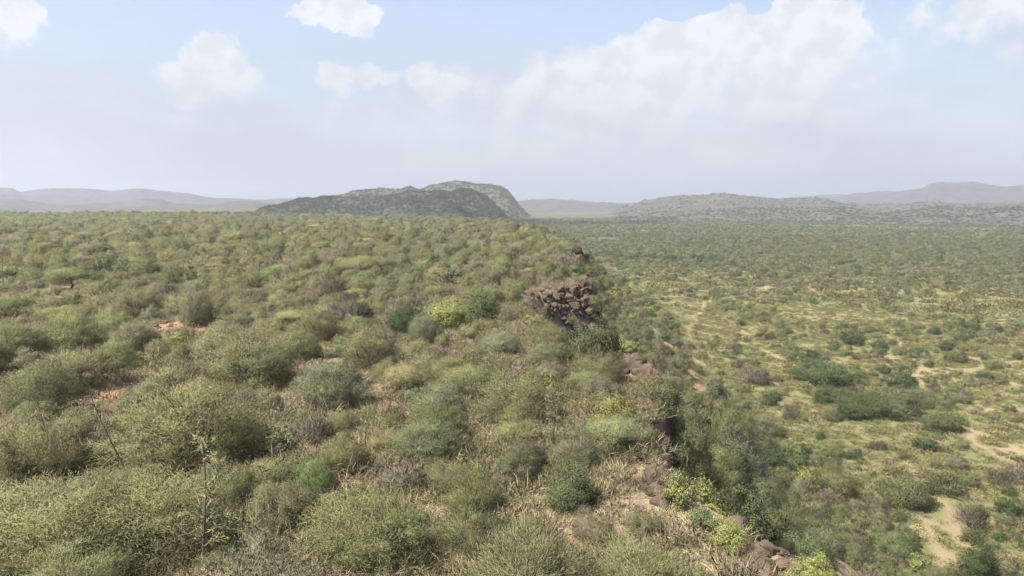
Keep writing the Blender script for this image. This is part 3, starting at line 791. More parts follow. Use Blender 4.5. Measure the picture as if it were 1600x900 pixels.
    (1400, 868, 62, 'acacia', 'fresh green', .9, 'fresh green bush low on the valley side beside tan tracks', None),
    (1295, 712, 52, 'acacia', 'fresh green', .8, 'spread green acacia below the lower thicket row', None),
    (1374, 704, 24, 'thorn', 'dark brown', 1.0, 'small dark thorn bush between the green acacia and the tracks', None),
    (1502, 700, 26, 'acacia', 'fresh green', .8, 'small green bush by pale tracks near the right edge', None),
    (1494, 566, 30, 'evergreen', 'mid green', .9, 'evergreen bush on bare soil at the right of the valley', 'the bare-soil bush'),
    (1538, 562, 14, 'evergreen', 'dark green', 1.0, 'tiny dark bush right of the bush on bare soil', None),
    (976, 443, 16, 'evergreen', 'dark green', 1.2, 'dark upright bush at the near end of the yellow clearing', 'the yellow-clearing bush'),
    (967, 418, 12, 'evergreen', 'dark green', 1.0, 'small dark bush at the right end of the yellow clearing', None),
    (1000, 478, 14, 'evergreen', 'dark green', 1.0, 'round dark bush on yellow grass below the yellow clearing', None),
    (1030, 512, 34, 'acacia', 'grey-green', .9, 'blue-grey bush on the valley floor right of the brown cliff', None),
    (1050, 514, 26, 'evergreen', 'mid green', .9, 'evergreen bush beside the blue-grey bush near the cliff', None),
    (1145, 546, 24, 'thorn', 'grey-brown', 1.0, 'grey-brown bush standing left of the lone evergreen', None),
]
for (px, py, w, kind, tint, hs, label, lm) in HAND:
    if w < 5: continue
    p, t = ground_at(px, min(py, 935))
    z = float(height(np.array([p[0]]), np.array([p[1]]))[0])
    add(kind, p[0], p[1], z, .5 * w * t / FPX, tint, hs, label, lm)

# free-standing thin trees: foot pixel, height in pixels, dead or alive
THIN = [(322, 893, 175, False, 'tall pale sapling with dark stem and drooping side sprays in the bottom foreground', 'the tall pale sapling'), (88, 745, 105, True, 'dark bare upright stem standing in the acacia near the left edge', None),
        (212, 785, 150, True, 'long thin bare sapling leaning left above the bottom-left bushes', 'the leaning bare sapling'), (865, 700, 95, False, 'thin sapling with sparse pale sprays near the escarpment edge', 'the edge sapling'),
        (622, 572, 76, True, 'dark bare leaning pole-like dead tree at the centre of the plateau', 'the dead pole tree'), (640, 585, 52, True, 'short pale dead sapling right of the dead pole tree', None),
        (1033, 850, 85, True, 'bare grey sapling below the dark rock pillar', None), (985, 800, 70, True, 'twiggy dead sapling left of the dark rock pillar', None), (1010, 905, 90, True, 'dark forked dead sapling on the bottom edge beside pale shrubs', None),
        (360, 612, 46, True, 'thin bare sapling rising from a broad acacia crown', None), (525, 478, 30, True, 'small dead tree on the mid plateau left of a brown thorn bush', None), (5, 460, 60, True, 'grey bare tree cut by the left edge', None), (53, 438, 40, True, 'grey bare tree behind the low acacia at the left', None),
        (300, 440, 34, False, 'slender sapling on the mid plateau beyond the grey-green bush', None), (378, 500, 22, True, 'short dead stump-like sapling right of the upright grey-green acacia', None), (800, 660, 40, True, 'short bare sapling among the centre shrubs', None),
        (20, 760, 70, False, 'yellow-leaved sapling at the left edge above the corner acacia', None), (1185, 800, 40, True, 'small bare grey sapling below the silvery slope bush', None)]

# bushes rooted just under the lip, their crowns level with it
for (y0, y1, n) in ((17, 62, 30), (62, 84, 10), (128, 250, 30)):
    for _ in range(n):
        y = rng.uniform(y0, y1); x = float(np.interp(y, EP[:, 1], EP[:, 0])) + rng.uniform(2.2, 9)
        h, s = height(np.array([x]), np.array([y]), True)
        if not 1.2 < s[0] < 12: continue
        k = [('acacia', 'fresh green'), ('acacia', 'olive green'), ('leafy', 'mid green'), ('acacia', 'grey-green'), ('evergreen', 'mid green'), ('leafy', 'bright lime')][int(rng.choice(6, p=[.34, .3, .1, .12, .08, .06]))]
        add(k[0], x, y, h[0], rng.uniform(1.3, 2.4), k[1], rng.uniform(1.1, 1.5))
# a darker line of evergreen trees across the far valley
for _ in range(46):
    px = rng.uniform(945, 1135); py = rng.normal(403 + (px - 945) * .02, 2.2)
    p, t = ground_at(px, py)
    add('evergreen', p[0], p[1], p[2], rng.uniform(2.4, 4.0), 'dark green', 1.0)

# ---- filler, scattered in the world by ground cover
class Grid:
    def __init__(s, c): s.c = c; s.d = {}
    def near(s, x, y, r, k):
        n = int(math.ceil((r + 5) / s.c)); i, j = int(x // s.c), int(y // s.c)
        for a in range(i - n, i + n + 1):
            for b in range(j - n, j + n + 1):
                for (qx, qy, qr) in s.d.get((a, b), ()):
                    if (qx - x) ** 2 + (qy - y) ** 2 < ((r + qr) * k) ** 2: return True
        return False
    def put(s, x, y, r): s.d.setdefault((int(x // s.c), int(y // s.c)), []).append((x, y, r))
grid = Grid(4.0)
for q in PL: grid.put(q['x'], q['y'], q['r'])

# bare rock stands clear along the lip
CLEAR = []
for (px, py, w) in ((1026, 752, 34), (1030, 785, 30), (1190, 880, 40), (1225, 892, 36), (1120, 848, 18), (990, 585, 30), (972, 660, 20), (1005, 735, 26), (890, 470, 26), (905, 485, 24), (870, 440, 20), (88, 467, -26), (90, 480, -26), (268, 508, -34), (275, 526, -34), (185, 612, -30), (180, 630, -30)):
    p, t = ground_at(px, py)
    if w < 0: grid.put(p[0], p[1], -w * t / FPX); continue
    CLEAR.append((p[0], p[1], w * t / FPX)); grid.put(p[0], p[1], w * t / FPX)
def clear_mask(x, y):
    m = np.zeros(np.shape(x), bool)
    for (cx, cy, r) in CLEAR: m |= (x - cx) ** 2 + (y - cy) ** 2 < (r * .9) ** 2
    return m
def wedge(r0, r1, n, half=44):
    a = np.radians(rng.uniform(-half, half, n)); q = np.sqrt(rng.uniform(r0 * r0, r1 * r1, n))
    return q * np.sin(a), q * np.cos(a), q
def scatter():
    MIXP = [('acacia', 'olive green', .36), ('acacia', 'grey-green', .15), ('acacia', 'fresh green', .14), ('acacia', 'dull brown-green', .11), ('feathery', 'yellow-green', .08), ('thorn', 'grey-brown', .055), ('thorn', 'ash grey', .015), ('umbrella', 'olive green', .03), ('umbrella', 'yellow-green', .02),
            ('leafy', 'bright lime', .012), ('evergreen', 'mid green', .022), ('evergreen', 'dark green', .012)]
    MIXV = [('evergreen', 'dark green', .13), ('evergreen', 'mid green', .23), ('acacia', 'fresh green', .16), ('acacia', 'grey-green', .16), ('acacia', 'olive green', .14), ('thorn', 'dark brown', .05), ('thorn', 'grey-brown', .08), ('acacia', 'dull brown-green', .05)]
    MIXS = [('acacia', 'fresh green', .30), ('acacia', 'olive green', .28), ('acacia', 'grey-green', .12), ('evergreen', 'mid green', .12), ('leafy', 'bright lime', .05), ('thorn', 'grey-brown', .10)]
    def pick(M, u):
        c = np.cumsum([m[2] for m in M]); c = c / c[-1]
        return M[int(np.searchsorted(c, u))]
    for (r0, r1, dens) in ((18, 130, .40), (130, 420, .17), (420, 1000, .065), (1000, 1900, .016)):
        n = int(.5 * (r1 * r1 - r0 * r0) * R(88) * dens)
        X, Y, Q = wedge(r0, r1, n)
        H, S = height(X, Y, True)
        B = bare_mask(X, Y)
        T = track_mask(X, Y) if r0 < 420 else np.zeros(n)
        patch = fbm(X, Y, 40, 3, 77); patch2 = fbm(X, Y, 160, 3, 78)
        U = rng.uniform(size=(n, 6))
        farl = (X < -100) & (Y > 560)
        for k in range(n):
            s = S[k]
            if s > (30 + 16 * ss(125, 85, Y[k])) or (farl[k] and s > 4): zone = 'v'
            elif s > 1.5: zone = 's'
            elif s > -1.0: continue
            else: zone = 'p'
            if B[k] > .4 or T[k] > .5: continue
            if zone == 'p':
                if r0 > 900: continue
                keep = .95 if U[k, 0] < .8 + .5 * patch[k] else 0
                if not keep: continue
                kind, tw, _ = pick(MIXP, U[k, 1])
                r = math.exp(math.log(1.40 if r0 < 130 else 1.55) + .42 * (U[k, 2] + U[k, 3] - 1) * 2.0)
                r = min(max(r, .75), 2.7)
                if r0 >= 130: r = max(r, .8) * 1.2
                if kind == 'umbrella': r *= 1.35
                if kind == 'thorn': r *= .8
                if kind == 'leafy' : r = min(r, 1.1)
                kk = .86 if r0 < 130 else .74
            elif zone == 's':
                if 82 < Y[k] < 128 and s < 13 and U[k, 5] < .30: continue
                kind, tw, _ = pick(MIXS, U[k, 1]); r = 1.0 + 1.3 * U[k, 2]; kk = .55
            else:
                far = ss(260, 520, np.array([Q[k]]))[0] + .5 * ss(480, 700, np.array([Q[k]]))[0]
                want = .10 + .60 * far + (.75 * patch[k] + .55 * patch2[k])
                if U[k, 0] > want: continue
                kind, tw, _ = pick(MIXV, U[k, 1]); r = .8 + 2.0 * U[k, 2] * U[k, 3] + .7 * max(patch[k], 0) + .5 * far; kk = .72
                if kind == 'thorn': r *= .7
            if r0 < 420:
                if grid.near(X[k], Y[k], r, kk): continue
                grid.put(X[k], Y[k], r)
            add(kind, X[k], Y[k], H[k], r, tw, .8 + .4 * U[k, 4])
scatter()

# ------------------------------------------------------------------ which plants the photo shows, the largest of each kind as single things
N = len(PL)
ax_ = {k: np.array([q[k] for q in PL]) for k in ('x', 'y', 'z', 'r', 'hs')}
Hh = np.array([SPEC[q['kind']]['H'] / SPEC[q['kind']]['R'] for q in PL]) * ax_['r'] * ax_['hs']
pxc, pyc, dep = project(np.stack([ax_['x'], ax_['y'], ax_['z'] + .5 * Hh], -1))
app = ax_['r'] / dep * FPX * 2                                        # width in photo pixels
top = np.stack([ax_['x'], ax_['y'], ax_['z'] + .8 * Hh], -1)
vis = np.ones(N, bool)
for f in np.linspace(.04, .97, 48):
    q = np.array([0, 0, CAM_Z]) * (1 - f) + top * f
    vis &= q[:, 2] > height(q[:, 0], q[:, 1]) - .3
inside = (pxc > -app * .4) & (pxc < 1600 + app * .4) & (pyc < 900 + app * .25) & vis
for i, q in enumerate(PL):
    q.update(i=i, px=pxc[i], py=pyc[i], app=app[i], single=q['hand'])
LIMIT = 300
for kind in SPEC:
    c = [q for q in PL if q['kind'] == kind]
    hand = [q for q in c if q['hand']]
    rest = sorted((q for q in c if not q['hand'] and inside[q['i']]), key=lambda q: -q['app'])
    room = LIMIT - len(hand)
    take = rest if len(rest) + len(hand) <= 320 else rest[:room]
    for q in take: q['single'] = True

# ------------------------------------------------------------------ labels that single each plant out
ORD = 'first second third fourth fifth sixth seventh eighth ninth tenth eleventh twelfth thirteenth fourteenth fifteenth sixteenth seventeenth eighteenth nineteenth twentieth twenty-first twenty-second twenty-third twenty-fourth twenty-fifth twenty-sixth twenty-seventh twenty-eighth twenty-ninth thirtieth'.split()
LM = [(q['px'], q['py'], q['lm']) for q in PL if q['lm']]
LM += [(275, 505, 'the stony red soil patch'), (88, 466, 'the red bare soil'), (1020, 752, 'the dark rock pillar'), (890, 455, 'the brown cliff'), (985, 580, 'the black rock face'), (1200, 872, 'the bottom boulders'), (860, 372, 'the far dark cliff notch'),
       (600, 335, 'the wooded hill'), (800, 335, 'the hill end'), (945, 375, 'the pale far clearing'), (1580, 397, 'the red far clearing'), (150, 335, 'the left blue hills'), (1300, 350, 'the rough grey hills'), (1060, 400, 'the dark far treeline'), (100, 362, 'the left plateau rim'), (420, 362, 'the middle plateau rim'), (690, 365, 'the right plateau rim'), (1450, 405, 'the far right plain'), (1260, 430, 'the middle plain'), (1400, 450, 'the right plain'), (1100, 450, 'the plain beyond the cliff')]
THINP = []
for (px, py, hpx, dead, label, lm) in THIN:
    p, t = ground_at(px, py)
    if lm: LM.append((px, py - hpx * .5, lm))
    THINP.append((p, hpx * t / FPX, dead, label))
lmx = np.array([l[0] for l in LM]); lmy = np.array([l[1] for l in LM])
def placed(px, py):
    d = (lmx - px) ** 2 + ((lmy - py) * 1.4) ** 2
    k = int(np.argmin(d)); a = math.degrees(math.atan2(-(py - lmy[k]) * 1.3, px - lmx[k])) % 360
    return d[k], ['right of', 'behind and right of', 'behind', 'behind and left of', 'left of', 'below and left of', 'below', 'below and right of'][int(((a + 22.5) % 360) // 45)], LM[k][2]
thin_b = {}
for n in range(54):
    px, py = rng.uniform(20, 850), rng.uniform(352, 500)
    p, t = ground_at(px, py); dead = n % 3 != 0
    h, s_ = height(np.array([p[0]]), np.array([p[1]]), True)
    if s_[0] > -2: continue
    d, rel, lm = placed(px, py)
    thin_b.setdefault((dead, rel, lm), []).append((d, p, rng.uniform(2.4, 3.9)))
for (dead, rel, lm), v in thin_b.items():
    v.sort(key=lambda t: t[0])
    for n, (d, p, h) in enumerate(v):
        b = ('thin pale bare sapling' if dead else 'thin leafy sapling') + f' {rel} {lm}'
        THINP.append((p, h, dead, b if len(v) == 1 else f'{ORD[n]} {b}'))
def size_word(q):
    r = q['r'] / (.8 if q['kind'] == 'thorn' else 1)
    return 'small' if r < .95 else 'medium' if r < 1.45 else 'large' if r < 2.1 else 'huge'
buckets = {}
for q in PL:
    if not q['single'] or q['hand']: continue
    d = (lmx - q['px']) ** 2 + ((lmy - q['py']) * 1.4) ** 2
    k = int(np.argmin(d)); dx, dy = q['px'] - lmx[k], q['py'] - lmy[k]
    a = math.degrees(math.atan2(-dy * 1.3, dx)) % 360
    rel = ['right of', 'behind and right of', 'behind', 'behind and left of', 'left of', 'below and left of', 'below', 'below and right of'][int(((a + 22.5) % 360) // 45)]
    base = f"{size_word(q)} {q['tw']} {SPEC[q['kind']]['word']}"
    buckets.setdefault((base, rel, LM[k][2]), []).append((d[k], q))
for (base, rel, lm), v in buckets.items():
    v.sort(key=lambda t: t[0])
    for n, (_, q) in enumerate(v):
        q['label'] = f'{base} {rel} {lm}' if len(v) == 1 else f'{ORD[min(n, 29)]} {base} {rel} {lm}' if n < 30 else f"{(ORD[len(v) - 1 - n] + ' ') if n < len(v) - 1 else ''}outermost {base} {rel} {lm}"

# ------------------------------------------------------------------ build the single plants
def build_single(q, var):
    sp = SPEC[q['kind']]
    k = q['r'] / sp['R'] * (.87 if q['hand'] else FIT)
    lod = 0 if q['app'] > 62 else 1 if q['app'] > 20 else 2
    sc = (k * rng.uniform(.92, 1.08), k * rng.uniform(.92, 1.08), k * q['hs'])
    rot = rng.uniform(0, 6.283)
    if lod == 2:
        o = bpy.data.objects.new(sp['name'], proto(q['kind'], 2, var % NVAR[2])); COL.objects.link(o)
        o['tint'] = list(q['tint'])
    else:
        o = bpy.data.objects.new(sp['name'], None); COL.objects.link(o)
        o.empty_display_size = .3
        fm, sm = proto(q['kind'], lod, var % NVAR[lod])
        f = link(bpy.data.objects.new('foliage', fm), o); f['tint'] = list(q['tint'])
        link(bpy.data.objects.new('stem', sm), o)
    o.location = (q['x'], q['y'], q['z']); o.rotation_euler = (0, 0, rot); o.scale = sc
    tag(o, q['label'], sp['cat'], sp['group'])
cnt = 0
for q in sorted(PL, key=lambda q: -q['app']):
    if q['single']:
        build_single(q, cnt); cnt += 1

# thin saplings and dead trees
SAP = {}
for n, (p, h, dead, label) in enumerate(THINP):
    sd = n if n < len(THIN) else 100 + n % 5
    bm_ = M_PALE if ('pale' in label or 'grey' in label) and dead else M_BARK
    if (sd, dead) not in SAP:
        d = make_sapling(300 + sd, dead)
        SAP[sd, dead] = (d['H'], make_mesh('trunk', *d['trunk'], [bm_ if dead else M_BARK], smooth=True), [make_mesh('branch', *b, [bm_ if dead else M_PALE], smooth=True) for b in d['branch']],
                         None if dead else make_mesh('foliage', d['foliage'][0], d['foliage'][1], [M_LEAF], tone=d['foliage'][2], nrm=d['foliage'][3]))
    sH, s_trunk, s_branch, s_fol = SAP[sd, dead]
    name = 'dead_sapling' if dead else 'sapling'
    o = bpy.data.objects.new(name, None); COL.objects.link(o)
    z = float(height(np.array([p[0]]), np.array([p[1]]))[0])
    o.location = (p[0], p[1], z); k = h / sH / .95
    o.scale = (k, k, k); o.rotation_euler = (0, 0, rng.uniform(0, 6.28))
    if 'leaning' in label: o.rotation_euler = (0, -.28, 0)
    link(bpy.data.objects.new('trunk', s_trunk), o)
    for b in s_branch: link(bpy.data.objects.new('branch', b), o)
    if not dead:
        f = link(bpy.data.objects.new('foliage', s_fol), o); f['tint'] = [.23, .235, .115]
    tag(o, label, 'tree', 'thin saplings on the plateau')

# ------------------------------------------------------------------ masses: everything past the single plants, and what nobody could count
def instancer(name, sources, pts, yaw, scale, idx, tint, kind='stuff'):
    """one object whose points carry copies of the source meshes"""
    me = bpy.data.meshes.new(name); n = len(pts)
    me.vertices.add(n); me.vertices.foreach_set('co', np.asarray(pts, np.float32).ravel())
    def attr(nm, typ, key, v):
        a = me.attributes.new(nm, typ, 'POINT'); a.data.foreach_set(key, np.asarray(v).ravel())
    attr('yaw', 'FLOAT', 'value', np.asarray(yaw, np.float32)); attr('size', 'FLOAT_VECTOR', 'vector', np.asarray(scale, np.float32))
    attr('pick', 'INT', 'value', np.asarray(idx, np.int32))
    attr('tint', 'FLOAT_COLOR', 'color', np.hstack([np.asarray(tint, np.float32), np.ones((n, 1), np.float32)]))
    o = link(bpy.data.objects.new(name, me)); o['kind'] = kind
    t = bpy.data.node_groups.new(name, 'GeometryNodeTree')
    t.interface.new_socket('Geometry', in_out='INPUT', socket_type='NodeSocketGeometry'); t.interface.new_socket('Geometry', in_out='OUTPUT', socket_type='NodeSocketGeometry')
    gi, go = t.nodes.new('NodeGroupInput'), t.nodes.new('NodeGroupOutput')
    ip = t.nodes.new('GeometryNodeInstanceOnPoints'); gti = t.nodes.new('GeometryNodeGeometryToInstance')
    ip.inputs['Pick Instance'].default_value = True
    for s in reversed(sources):                       # the socket lists its newest link first
        oi = t.nodes.new('GeometryNodeObjectInfo'); oi.inputs['Object'].default_value = s
        oi.inputs['As Instance'].default_value = False
        t.links.new(oi.outputs['Geometry'], gti.inputs[0])
    def na(nm, typ):
        a = t.nodes.new('GeometryNodeInputNamedAttribute'); a.data_type = typ; a.inputs['Name'].default_value = nm
        return a.outputs['Attribute']
    cx = t.nodes.new('ShaderNodeCombineXYZ'); t.links.new(na('yaw', 'FLOAT'), cx.inputs[2])
    e2r = t.nodes.new('FunctionNodeEulerToRotation'); t.links.new(cx.outputs[0], e2r.inputs[0])
    m2p = t.nodes.new('GeometryNodeMeshToPoints')
    t.links.new(gi.outputs[0], m2p.inputs['Mesh'])
    t.links.new(m2p.outputs[0], ip.inputs['Points']); t.links.new(gti.outputs[0], ip.inputs['Instance'])
    t.links.new(na('pick', 'INT'), ip.inputs['Instance Index']); t.links.new(e2r.outputs[0], ip.inputs['Rotation']); t.links.new(na('size', 'FLOAT_VECTOR'), ip.inputs['Scale'])
    t.links.new(ip.outputs[0], go.inputs[0])
    md = o.modifiers.new('scatter', 'NODES'); md.node_group = t
    return o
def source(name, me):
    return bpy.data.objects.new(name, me)            # kept out of the scene: only its copies show

for kind, sp in SPEC.items():
    for near in (True, False):
        pass
    c = [q for q in PL if q['kind'] == kind and not q['single']]
    if not c: continue
    srcs = []
    for lod in (2, 3):
        for v in range(NVAR[lod]): srcs.append(source(sp['name'], proto(kind, lod, v)))
    for v in range(3): srcs.append(source(sp['name'], proto(kind, 1, v, True)))
    idx = [NVAR[2] + NVAR[3] + int(rng.integers(3)) if q['app'] > 26 else int(rng.integers(NVAR[2])) if q['app'] > 9 else NVAR[2] + int(rng.integers(NVAR[3])) for q in c]
    sc = [(FIT * q['r'] / sp['R'] * rng.uniform(.9, 1.1), FIT * q['r'] / sp['R'] * rng.uniform(.9, 1.1), FIT * q['r'] / sp['R'] * q['hs']) for q in c]
    o = instancer(sp['mass'], srcs, [(q['x'], q['y'], q['z']) for q in c], rng.uniform(0, 6.283, len(c)), sc, idx, [q['tint'] for q in c])
    o['label'] = f"mass of smaller {sp['word']} plants spread through the scrubland"

def low_cover(name, kind, r0, r1, dens, zone, tints, smin, smax, nsrc=4):
    n = int(.5 * (r1 * r1 - r0 * r0) * R(88) * dens)
    X, Y, Q = wedge(r0, r1, n)
    H, S = height(X, Y, True)
    B = bare_mask(X, Y)
    keep = (S < .3) if zone == 'p' else (S > 8)
    if zone == 'v':
        keep &= track_mask(X, Y) < .35
    keep &= rng.uniform(size=n) > B * (.9 if zone == 'p' else .75)
    keep &= ~clear_mask(X, Y)
    keep &= rng.uniform(size=n) < .75 + .8 * fbm(X, Y, 9, 3, 90)
    X, Y, H = X[keep], Y[keep], H[keep]; n = len(X)
    srcs = [source(name, (lambda t: make_mesh(name, t[0], t[1], [M_LEAF if kind != 'grass' else M_TWIG], tone=t[2], nrm=t[3]))(make_tuft(50 + i + len(name), kind))) for i in range(nsrc)]
    s = rng.uniform(smin, smax, n) * np.clip(1 + rng.normal(0, .25, n), .5, 1.8)
    tn = np.array(tints)[rng.integers(len(tints), size=n)] * (1 + rng.normal(0, .12, (n, 1)))
    return instancer(name, srcs, np.stack([X, Y, H - .02], -1), rng.uniform(0, 6.283, n), np.stack([s, s, s * rng.uniform(.8, 1.2, n)], -1), rng.integers(nsrc, size=n), np.clip(tn, .01, .6))
low_cover('dry_grass', 'grass', 18, 75, 4.0, 'p', [(.30, .24, .14), (.24, .19, .12), (.34, .29, .17), (.22, .20, .10)], .7, 1.6)
low_cover('low_scrub', 'scrub', 18, 130, 1.7, 'p', [(.25, .215, .145), (.22, .19, .13), (.225, .215, .115), (.27, .235, .155), (.205, .205, .105), (.22, .215, .11)], .7, 1.7)
low_cover('low_scrub', 'scrub', 130, 400, .22, 'p', [(.25, .21, .155), (.21, .20, .11), (.28, .24, .17), (.19, .19, .10)], 1.4, 2.6)
low_cover('valley_undergrowth', 'low', 60, 330, .75, 'v', [(.23, .225, .09), (.27, .25, .105), (.19, .20, .08), (.30, .265, .13), (.25, .22, .13)], .5, 1.5)
low_cover('valley_grass', 'grass', 60, 260, .45, 'v', [(.28, .26, .125), (.25, .235, .11), (.22, .22, .095)], 1.2, 2.4)
low_cover('valley_undergrowth', 'low', 330, 800, .08, 'v', [(.15, .16, .075), (.26, .245, .11), (.18, .19, .085), (.28, .25, .13)], 2.0, 4.5)

# scrub on the hills, far off and countless
def hill_cover(hname, n, smin, smax, tints):
    X, Y, Z = HILL_PTS[hname]
    nv, nu = X.shape
    i = rng.integers(nv // 2 + 3, size=n); j = rng.integers(nu - 1, size=n)
    fu, fv = rng.uniform(size=n), rng.uniform(size=n)
    def lerp(A): return (A[i, j] * (1 - fu) + A[i, j + 1] * fu) * (1 - fv) + (A[i + 1, j] * (1 - fu) + A[i + 1, j + 1] * fu) * fv
    x, y, z = lerp(X), lerp(Y), lerp(Z)
    g0 = height(x, y)
    keep = (z > g0 - 1) & (rng.uniform(size=n) < .62 + .9 * fbm(x, y, 60, 3, 33))
    x, y, z = x[keep], y[keep], z[keep]; n = len(x)
    srcs = [source('hill_scrub', proto(k, 3, v)) for k in ('acacia', 'evergreen') for v in range(3)]
    s = rng.uniform(smin, smax, n)
    tn = np.array(tints)[rng.integers(len(tints), size=n)] * (1 + rng.normal(0, .15, (n, 1)))
    o = instancer('hill_scrub', srcs, np.stack([x, y, z - .3], -1), rng.uniform(0, 6.28, n), np.stack([s, s, s * rng.uniform(.6, 1.1, n)], -1), rng.integers(len(srcs), size=n), np.clip(tn, .01, .5))
    return o
DK = [(.085, .095, .05), (.115, .12, .066), (.10, .105, .056)]
hill_cover('hill', 16000, .7, 1.7, DK)
hill_cover('hill.001', 12000, .8, 1.9, DK + [(.145, .13, .09)])
hill_cover('hill.003', 5000, .8, 1.9, [(.10, .10, .07), (.125, .118, .085), (.145, .13, .10)])
hill_cover('hill.004', 9000, .7, 1.8, [(.10, .104, .066), (.128, .12, .082), (.15, .134, .10)])

# ------------------------------------------------------------------ rocks
def rock_mesh(seed, sub=3):
    import bmesh
    r = np.random.default_rng(seed)
    bm = bmesh.new(); bmesh.ops.create_icosphere(bm, subdivisions=sub, radius=1.0)
    V = np.array([v.co[:] for v in bm.verts])
    Np = unit(r.normal(size=(13, 3))); Dp = r.uniform(.55, .95, 13)
    dots = unit(V) @ Np.T
    rad = np.where(dots > .05, Dp / np.maximum(dots, .05), 9).min(1)
    rad = np.minimum(rad, 1.15)
    P = unit(V) * rad[:, None] * np.array([1, .85, .75])
    P += unit(V) * (fbm(P[:, 0] * 3 + seed, P[:, 1] * 3 + P[:, 2] * 2.1, 1.0, 3, seed)[:, None] * .07)
    for v, c in zip(bm.verts, P): v.co = c
    me = bpy.data.meshes.new('rock'); bm.to_mesh(me); bm.free()
    me.materials.append(M_ROCK)
    return me
ROCKS = [rock_mesh(900 + i) for i in range(8)]
def outcrop(label, cells, seed):
    """a rock outcrop: pieces given as (pixel x, pixel y, width in pixels, lift); each piece is a part of it"""
    r = np.random.default_rng(seed)
    root = bpy.data.objects.new('rock_outcrop', None); COL.objects.link(root)
    p0, _ = ground_at(cells[0][0], cells[0][1])
    root.location = p0
    for (px, py, w, tall) in cells:
        p, t = ground_at(px, py)
        k = .5 * w * t / FPX
        o = link(bpy.data.objects.new('rock', ROCKS[int(r.integers(8))]), root)
        o.location = (p[0] - p0[0], p[1] - p0[1], p[2] - p0[2] + k * .15 * tall)
        o.scale = (k * r.uniform(.9, 1.3), k * r.uniform(.9, 1.3), k * tall * r.uniform(.9, 1.2)); o.rotation_euler = (r.uniform(-.4, .4), r.uniform(-.4, .4), r.uniform(0, 6.28))
    tag(root, label, 'rock outcrop', 'rock outcrops of the escarpment')
rr_ = random.Random(4)
def ring(cx, cy, w, h, n, s0, s1, tall=1.0, slope=0.0):
    """n rocks spread over an area of the photo"""
    out = [(cx, cy, s1, tall)]
    for _ in range(n - 1):
        u = rr_.uniform(-1, 1)
        out.append((cx + u * w, cy + slope * u * w + rr_.uniform(-1, 1) * h, 1.25 * rr_.uniform(s0, s1), tall * rr_.uniform(.7, 1.2)))
    return out
outcrop('dark blocky rock pillar on the escarpment lip beside the bright lime bush', ring(1026, 765, 14, 30, 14, 10, 26, 1.3, .5) + ring(990, 740, 22, 5, 5, 8, 14, .8), 1)
outcrop('brown boulders along the escarpment lip at the bottom edge of the picture', ring(1205, 885, 46, 16, 20, 12, 34, 1.0, .35) + ring(1120, 845, 30, 8, 6, 8, 16, .8, .5), 2)
outcrop('black rock face beneath the tall dark leafy bush on the lip', ring(990, 578, 16, 14, 14, 10, 26, 1.3, .4) + ring(965, 560, 12, 8, 5, 8, 18, 1.0), 3)
def cliff_cells(y0, y1, s0, s1, n, w0, w1, seed):
    r = np.random.default_rng(seed); out = []
    while len(out) < n:
        y = r.uniform(y0, y1); x = float(np.interp(y, EP[:, 1], EP[:, 0])) + r.uniform(-3, 9)
        h, s = height(np.array([x]), np.array([y]), True)
        if s0 < s[0] < s1: out.append((x, y, float(h[0]), r.uniform(w0, w1) * (1.5 if r.uniform() < .15 else 1)))
    return out
def outcrop_world(label, cells, seed):
    r = np.random.default_rng(seed)
    root = bpy.data.objects.new('rock_outcrop', None); COL.objects.link(root)
    root.location = cells[0][:3]
    for (x, y, z, k) in cells:
        o = link(bpy.data.objects.new('rock', ROCKS[int(r.integers(8))]), root)
        o.location = (x - cells[0][0], y - cells[0][1], z - cells[0][2] + .1 * k)
        o.scale = (k * r.uniform(.8, 1.2), k * r.uniform(.8, 1.2), k * r.uniform(.7, 1.3)); o.rotation_euler = (r.uniform(-.5, .5), r.uniform(-.5, .5), r.uniform(0, 6.28))
    tag(root, label, 'rock outcrop', 'rock outcrops of the escarpment')
outcrop_world('long band of brown boulders stepping down the face of the jutting promontory', cliff_cells(80, 122, -.6, 6.0, 150, .35, .85, 21), 9)
outcrop_world('broken dark ledge of rocks along the lip beside the leafy bushes', cliff_cells(22, 60, -.5, 1.8, 110, .22, .62, 22), 10)
outcrop_world('dark rocks breaking through scrub on the far lip beyond the promontory', cliff_cells(124, 250, -.5, 3.0, 60, .6, 1.5, 23), 11)
outcrop('broken brown cliff of the jutting promontory beyond the gully', ring(900, 460, 26, 24, 34, 7, 17, 1.2, .9) + ring(870, 440, 20, 10, 12, 6, 12, 1.0, .6) + ring(872, 482, 24, 17, 46, 6, 13, 1.0, .4), 4)
outcrop('dark rock gap in the lip below the leafy bush and thorn scrub', ring(975, 655, 10, 8, 8, 8, 16, 1.1, .6), 5)
outcrop('dark notch of rock on the far shoulder of the escarpment', ring(866, 378, 10, 6, 9, 5, 11, 1.3, .3), 6)
outcrop('stony rubble of red-brown rocks on the bare soil patch at left', ring(268, 508, 30, 9, 16, 5, 9, .7), 7)
outcrop('grey stones scattered on bare ground below the round centre-left acacia', ring(430, 830, 36, 36, 16, 7, 14, .7), 8)

